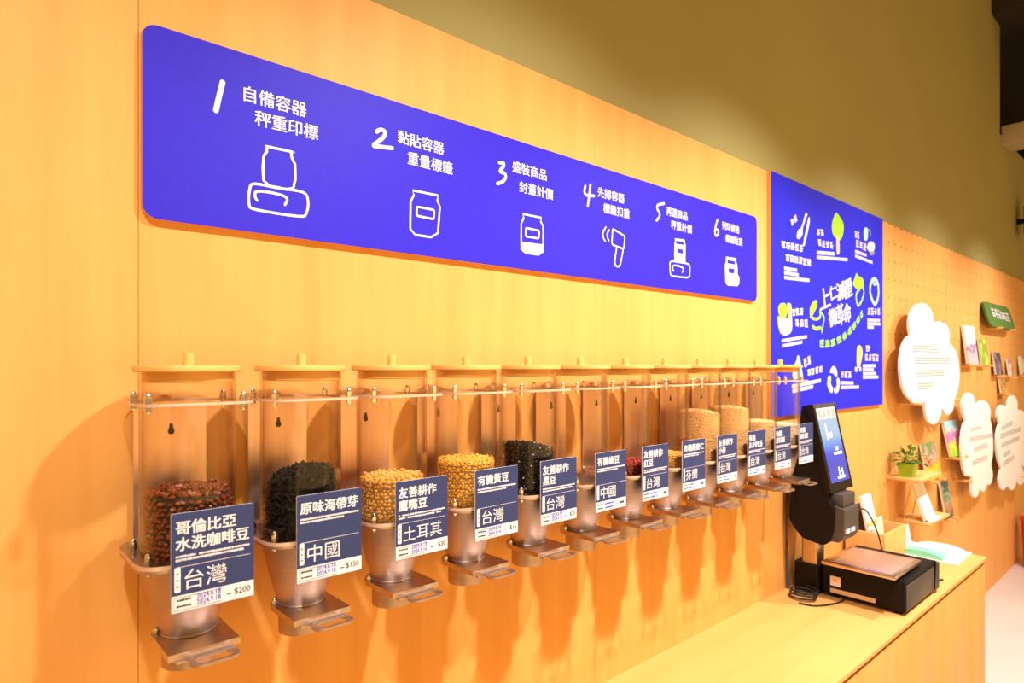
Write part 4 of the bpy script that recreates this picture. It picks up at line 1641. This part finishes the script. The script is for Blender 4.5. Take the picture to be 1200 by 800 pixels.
# white leaflet stand (tent)
ts = thing('leaflet_stand', 'white leaflets leaning on a thin wire stand on the lower shelf', 'stand', (4.05, 1.06, EYE - .860))
vs = []
MB().add([(-.08, -.011, .004), (.08, -.011, .004), (.08, .060, .212), (-.08, .060, .212), (-.08, .006, .0), (.08, .006, .0), (.08, .072, .209), (-.08, .072, .209)],
         [(0, 1, 2, 3), (7, 6, 5, 4), (4, 5, 1, 0), (5, 6, 2, 1), (6, 7, 3, 2), (7, 4, 0, 3)]).build('leaflet_panel', PAPER, ts)
MB().tube([(-.078, .066, .205), (-.078, .105, .003)], .0025, 6).tube([(.078, .066, .205), (.078, .105, .003)], .0025, 6).tube([(-.078, .105, .003), (.078, .105, .003)], .0025, 6).build('wire_leg', PALEW, ts)
MB().box((-.08, -.035, 0), (.08, .0, .016), .002).build('front_lip', PAPER, ts)

# books leaning on pairs of pegs
PAGE = plain('book_pages', (.80, .70, .55), .7)
books = [
    ('comic_book', 'colourful book with green top and yellow edge, right of the potted plant', 4.355, 4.62, -.696, -.482, 1.146, [bands('comic_cover', [(0, (.82, .55, .03)), (.22, (.75, .42, .04)), (.34, (.60, .16, .12)), (.46, (.75, .50, .35)), (.58, (.35, .30, .22)), (.72, (.55, .25, .25)), (.80, (.16, .30, .10))], .7, 22), PAGE]),
    ('comic_book', 'bright comic with sky blue, pink and yellow cover below the nearest cloud', 4.804, 5.10, -.600, -.374, 1.137, [bands('bright_cover', [(0, (.30, .60, .04)), (.14, (.85, .72, .03)), (.30, (.85, .50, .25)), (.40, (.50, .14, .60)), (.52, (.85, .22, .45)), (.66, (.85, .60, .55)), (.74, (.32, .66, .86))], .45, 14), PAGE]),
    ('picture_book', 'narrow dark book with green and red cover below the plant shelf', 4.738, 4.90, -.985, -.758, 1.146, [bands('dark_cover', [(0, (.10, .09, .08)), (.10, (.45, .22, .10)), (.30, (.40, .30, .22)), (.45, (.10, .24, .12)), (.60, (.30, .34, .24)), (.72, (.06, .14, .08)), (.86, (.06, .06, .06))], .4, 20), PAGE]),
    ('picture_book', 'tall white and lavender book, leftmost below the green board', 5.286, 5.57, .000, .274, 1.153, [bands('lavender_cover', [(0, (.70, .50, .52)), (.15, (.60, .45, .66)), (.32, (.28, .20, .36)), (.44, (.70, .60, .72)), (.55, (.84, .80, .84))], .4, 12), PAGE]),
    ('picture_book', 'bright green book beside the tall lavender one', 5.725, 5.93, .000, .188, 1.162, [blotch('green_cover', [(.35, .65, .03), (.20, .45, .03), (.55, .70, .15), (.30, .30, .05)], 20), PAGE]),
    ('picture_book', 'dark grey book in the row below the green board', 6.178, 6.40, -.085, .095, 1.162, [blotch('slate_cover', [(.05, .04, .07), (.12, .10, .20), (.30, .22, .30), (.06, .05, .05)], 18), PAGE]),
    ('picture_book', 'small pale patterned book below the right end of the green board', 6.68, 6.84, -.105, .045, 1.165, [blotch('pale_cover', [(.60, .42, .38), (.80, .70, .66), (.30, .15, .14), (.55, .25, .40)], 22), PAGE]),
    ('picture_book', 'small white book nearest the right edge of the photo', 7.16, 7.32, -.095, .075, 1.165, [blotch('white_cover', [(.80, .74, .74), (.85, .82, .80), (.40, .12, .10)], 14), PAGE]),
    ('picture_book', 'low yellow and red booklet above the slanted cloud sign', 6.38, 6.56, -.235, -.105, 1.165, [blotch('booklet_cover', [(.70, .55, .10), (.60, .15, .08), (.25, .30, .12)], 22), PAGE]),
]
ends = ('left', 'right')
for k, (nm, lab, xl, xr, zb, zt_, yb, mats) in enumerate(books):
    leaning(nm, lab, 'book', xl, xr, EYE + zb, EYE + zt_, yb - .004, WALL - .019, .016, mats, 'books leaning on the peg wall')
    short = ['the colourful book beside the plant', 'the bright blue and pink comic', 'the narrow dark book', 'the tall lavender book', 'the bright green book', 'the dark grey book', 'the small pale patterned book', 'the small white book at the edge', 'the yellow and red booklet'][k]
    for e in (0, 1):
        peg_at(xl + (xr - xl) * (.2 + .6 * e), EYE + zb, yb - .036, 'wooden peg under the %s end of %s' % (ends[e], short))

# green board
gb = thing('green_board', 'small dark green board with white brush lettering on the peg wall', 'sign', (5.825, 1.13, EYE + .29))
XL, XR, dz, dy = 0.0, .90, .193, .052
poly = round_poly([(XL, 0), (XR, 0), (XR - .03, 1), (XL + .0, 1)], .12, 5)
poly = []
for cx, cu, a0 in ((XR - .10, .28, -90), (XR - .10, .72, 0), (XL + .10, .72, 90), (XL + .10, .28, 180)):
    for q in range(7):
        a = radians(a0 + 90 * q / 6)
        poly.append((cx + .10 * cos(a), cu + .28 * sin(a)))
n_ = len(poly)
vs = [(x, dy * u, dz * u) for x, u in poly] + [(x, dy * u + .014, dz * u - .003) for x, u in poly]
MB().add(vs, [tuple(range(n_)), tuple(range(n_, 2 * n_))[::-1]] + [(i, n_ + i, n_ + (i + 1) % n_, (i + 1) % n_) for i in range(n_)]).build('board', GREENB, gb)
mb = MB()
scribble(mb, .18, .075, .60, .075, 6, 0, .0055, -.02, random.Random(77))
for i, v in enumerate(mb.v):
    u = v[2] / dz
    mb.v[i] = (v[0], dy * u - .0025 + v[1], v[2])
mb.build('lettering', PINKW, gb)
peg_at(5.825 + .22, EYE + .29, 1.10, 'wooden peg under the left end of the green board')
peg_at(5.825 + .70, EYE + .29, 1.10, 'wooden peg under the right end of the green board')

# dark loudspeaker high on the wall at the photo edge, red bin on the floor below
sp = thing('wall_speaker', 'small dark loudspeaker high on the wall at the right photo edge', 'speaker', (7.28, 1.09, EYE + 1.30))
MB().box((-.08, -.07, -.14), (.08, .07, .14), .02).build('cabinet', BLACKP, sp)
MB().prism_y([(.05 * cos(q * pi / 8), -.03 + .05 * sin(q * pi / 8)) for q in range(16)], -.074, -.070).build('grille', GREYP, sp)
MB().box((-.02, .07, -.02), (.02, WALL + .018 - 1.09, .02)).build('bracket', BLACKP, sp)
rb = thing('waste_bin', 'red bin standing on the floor at the right photo edge', 'bin', (7.10, 1.03, 0))
MB().lathe([(.11, 0), (.13, .42), (.122, .42), (.105, .01)], seg=28).build('bucket', REDP, rb)
MB().lathe([(.122, .41), (.140, .415), (.140, .435), (.124, .435)], seg=28, close=True).build('rim', REDP, rb)
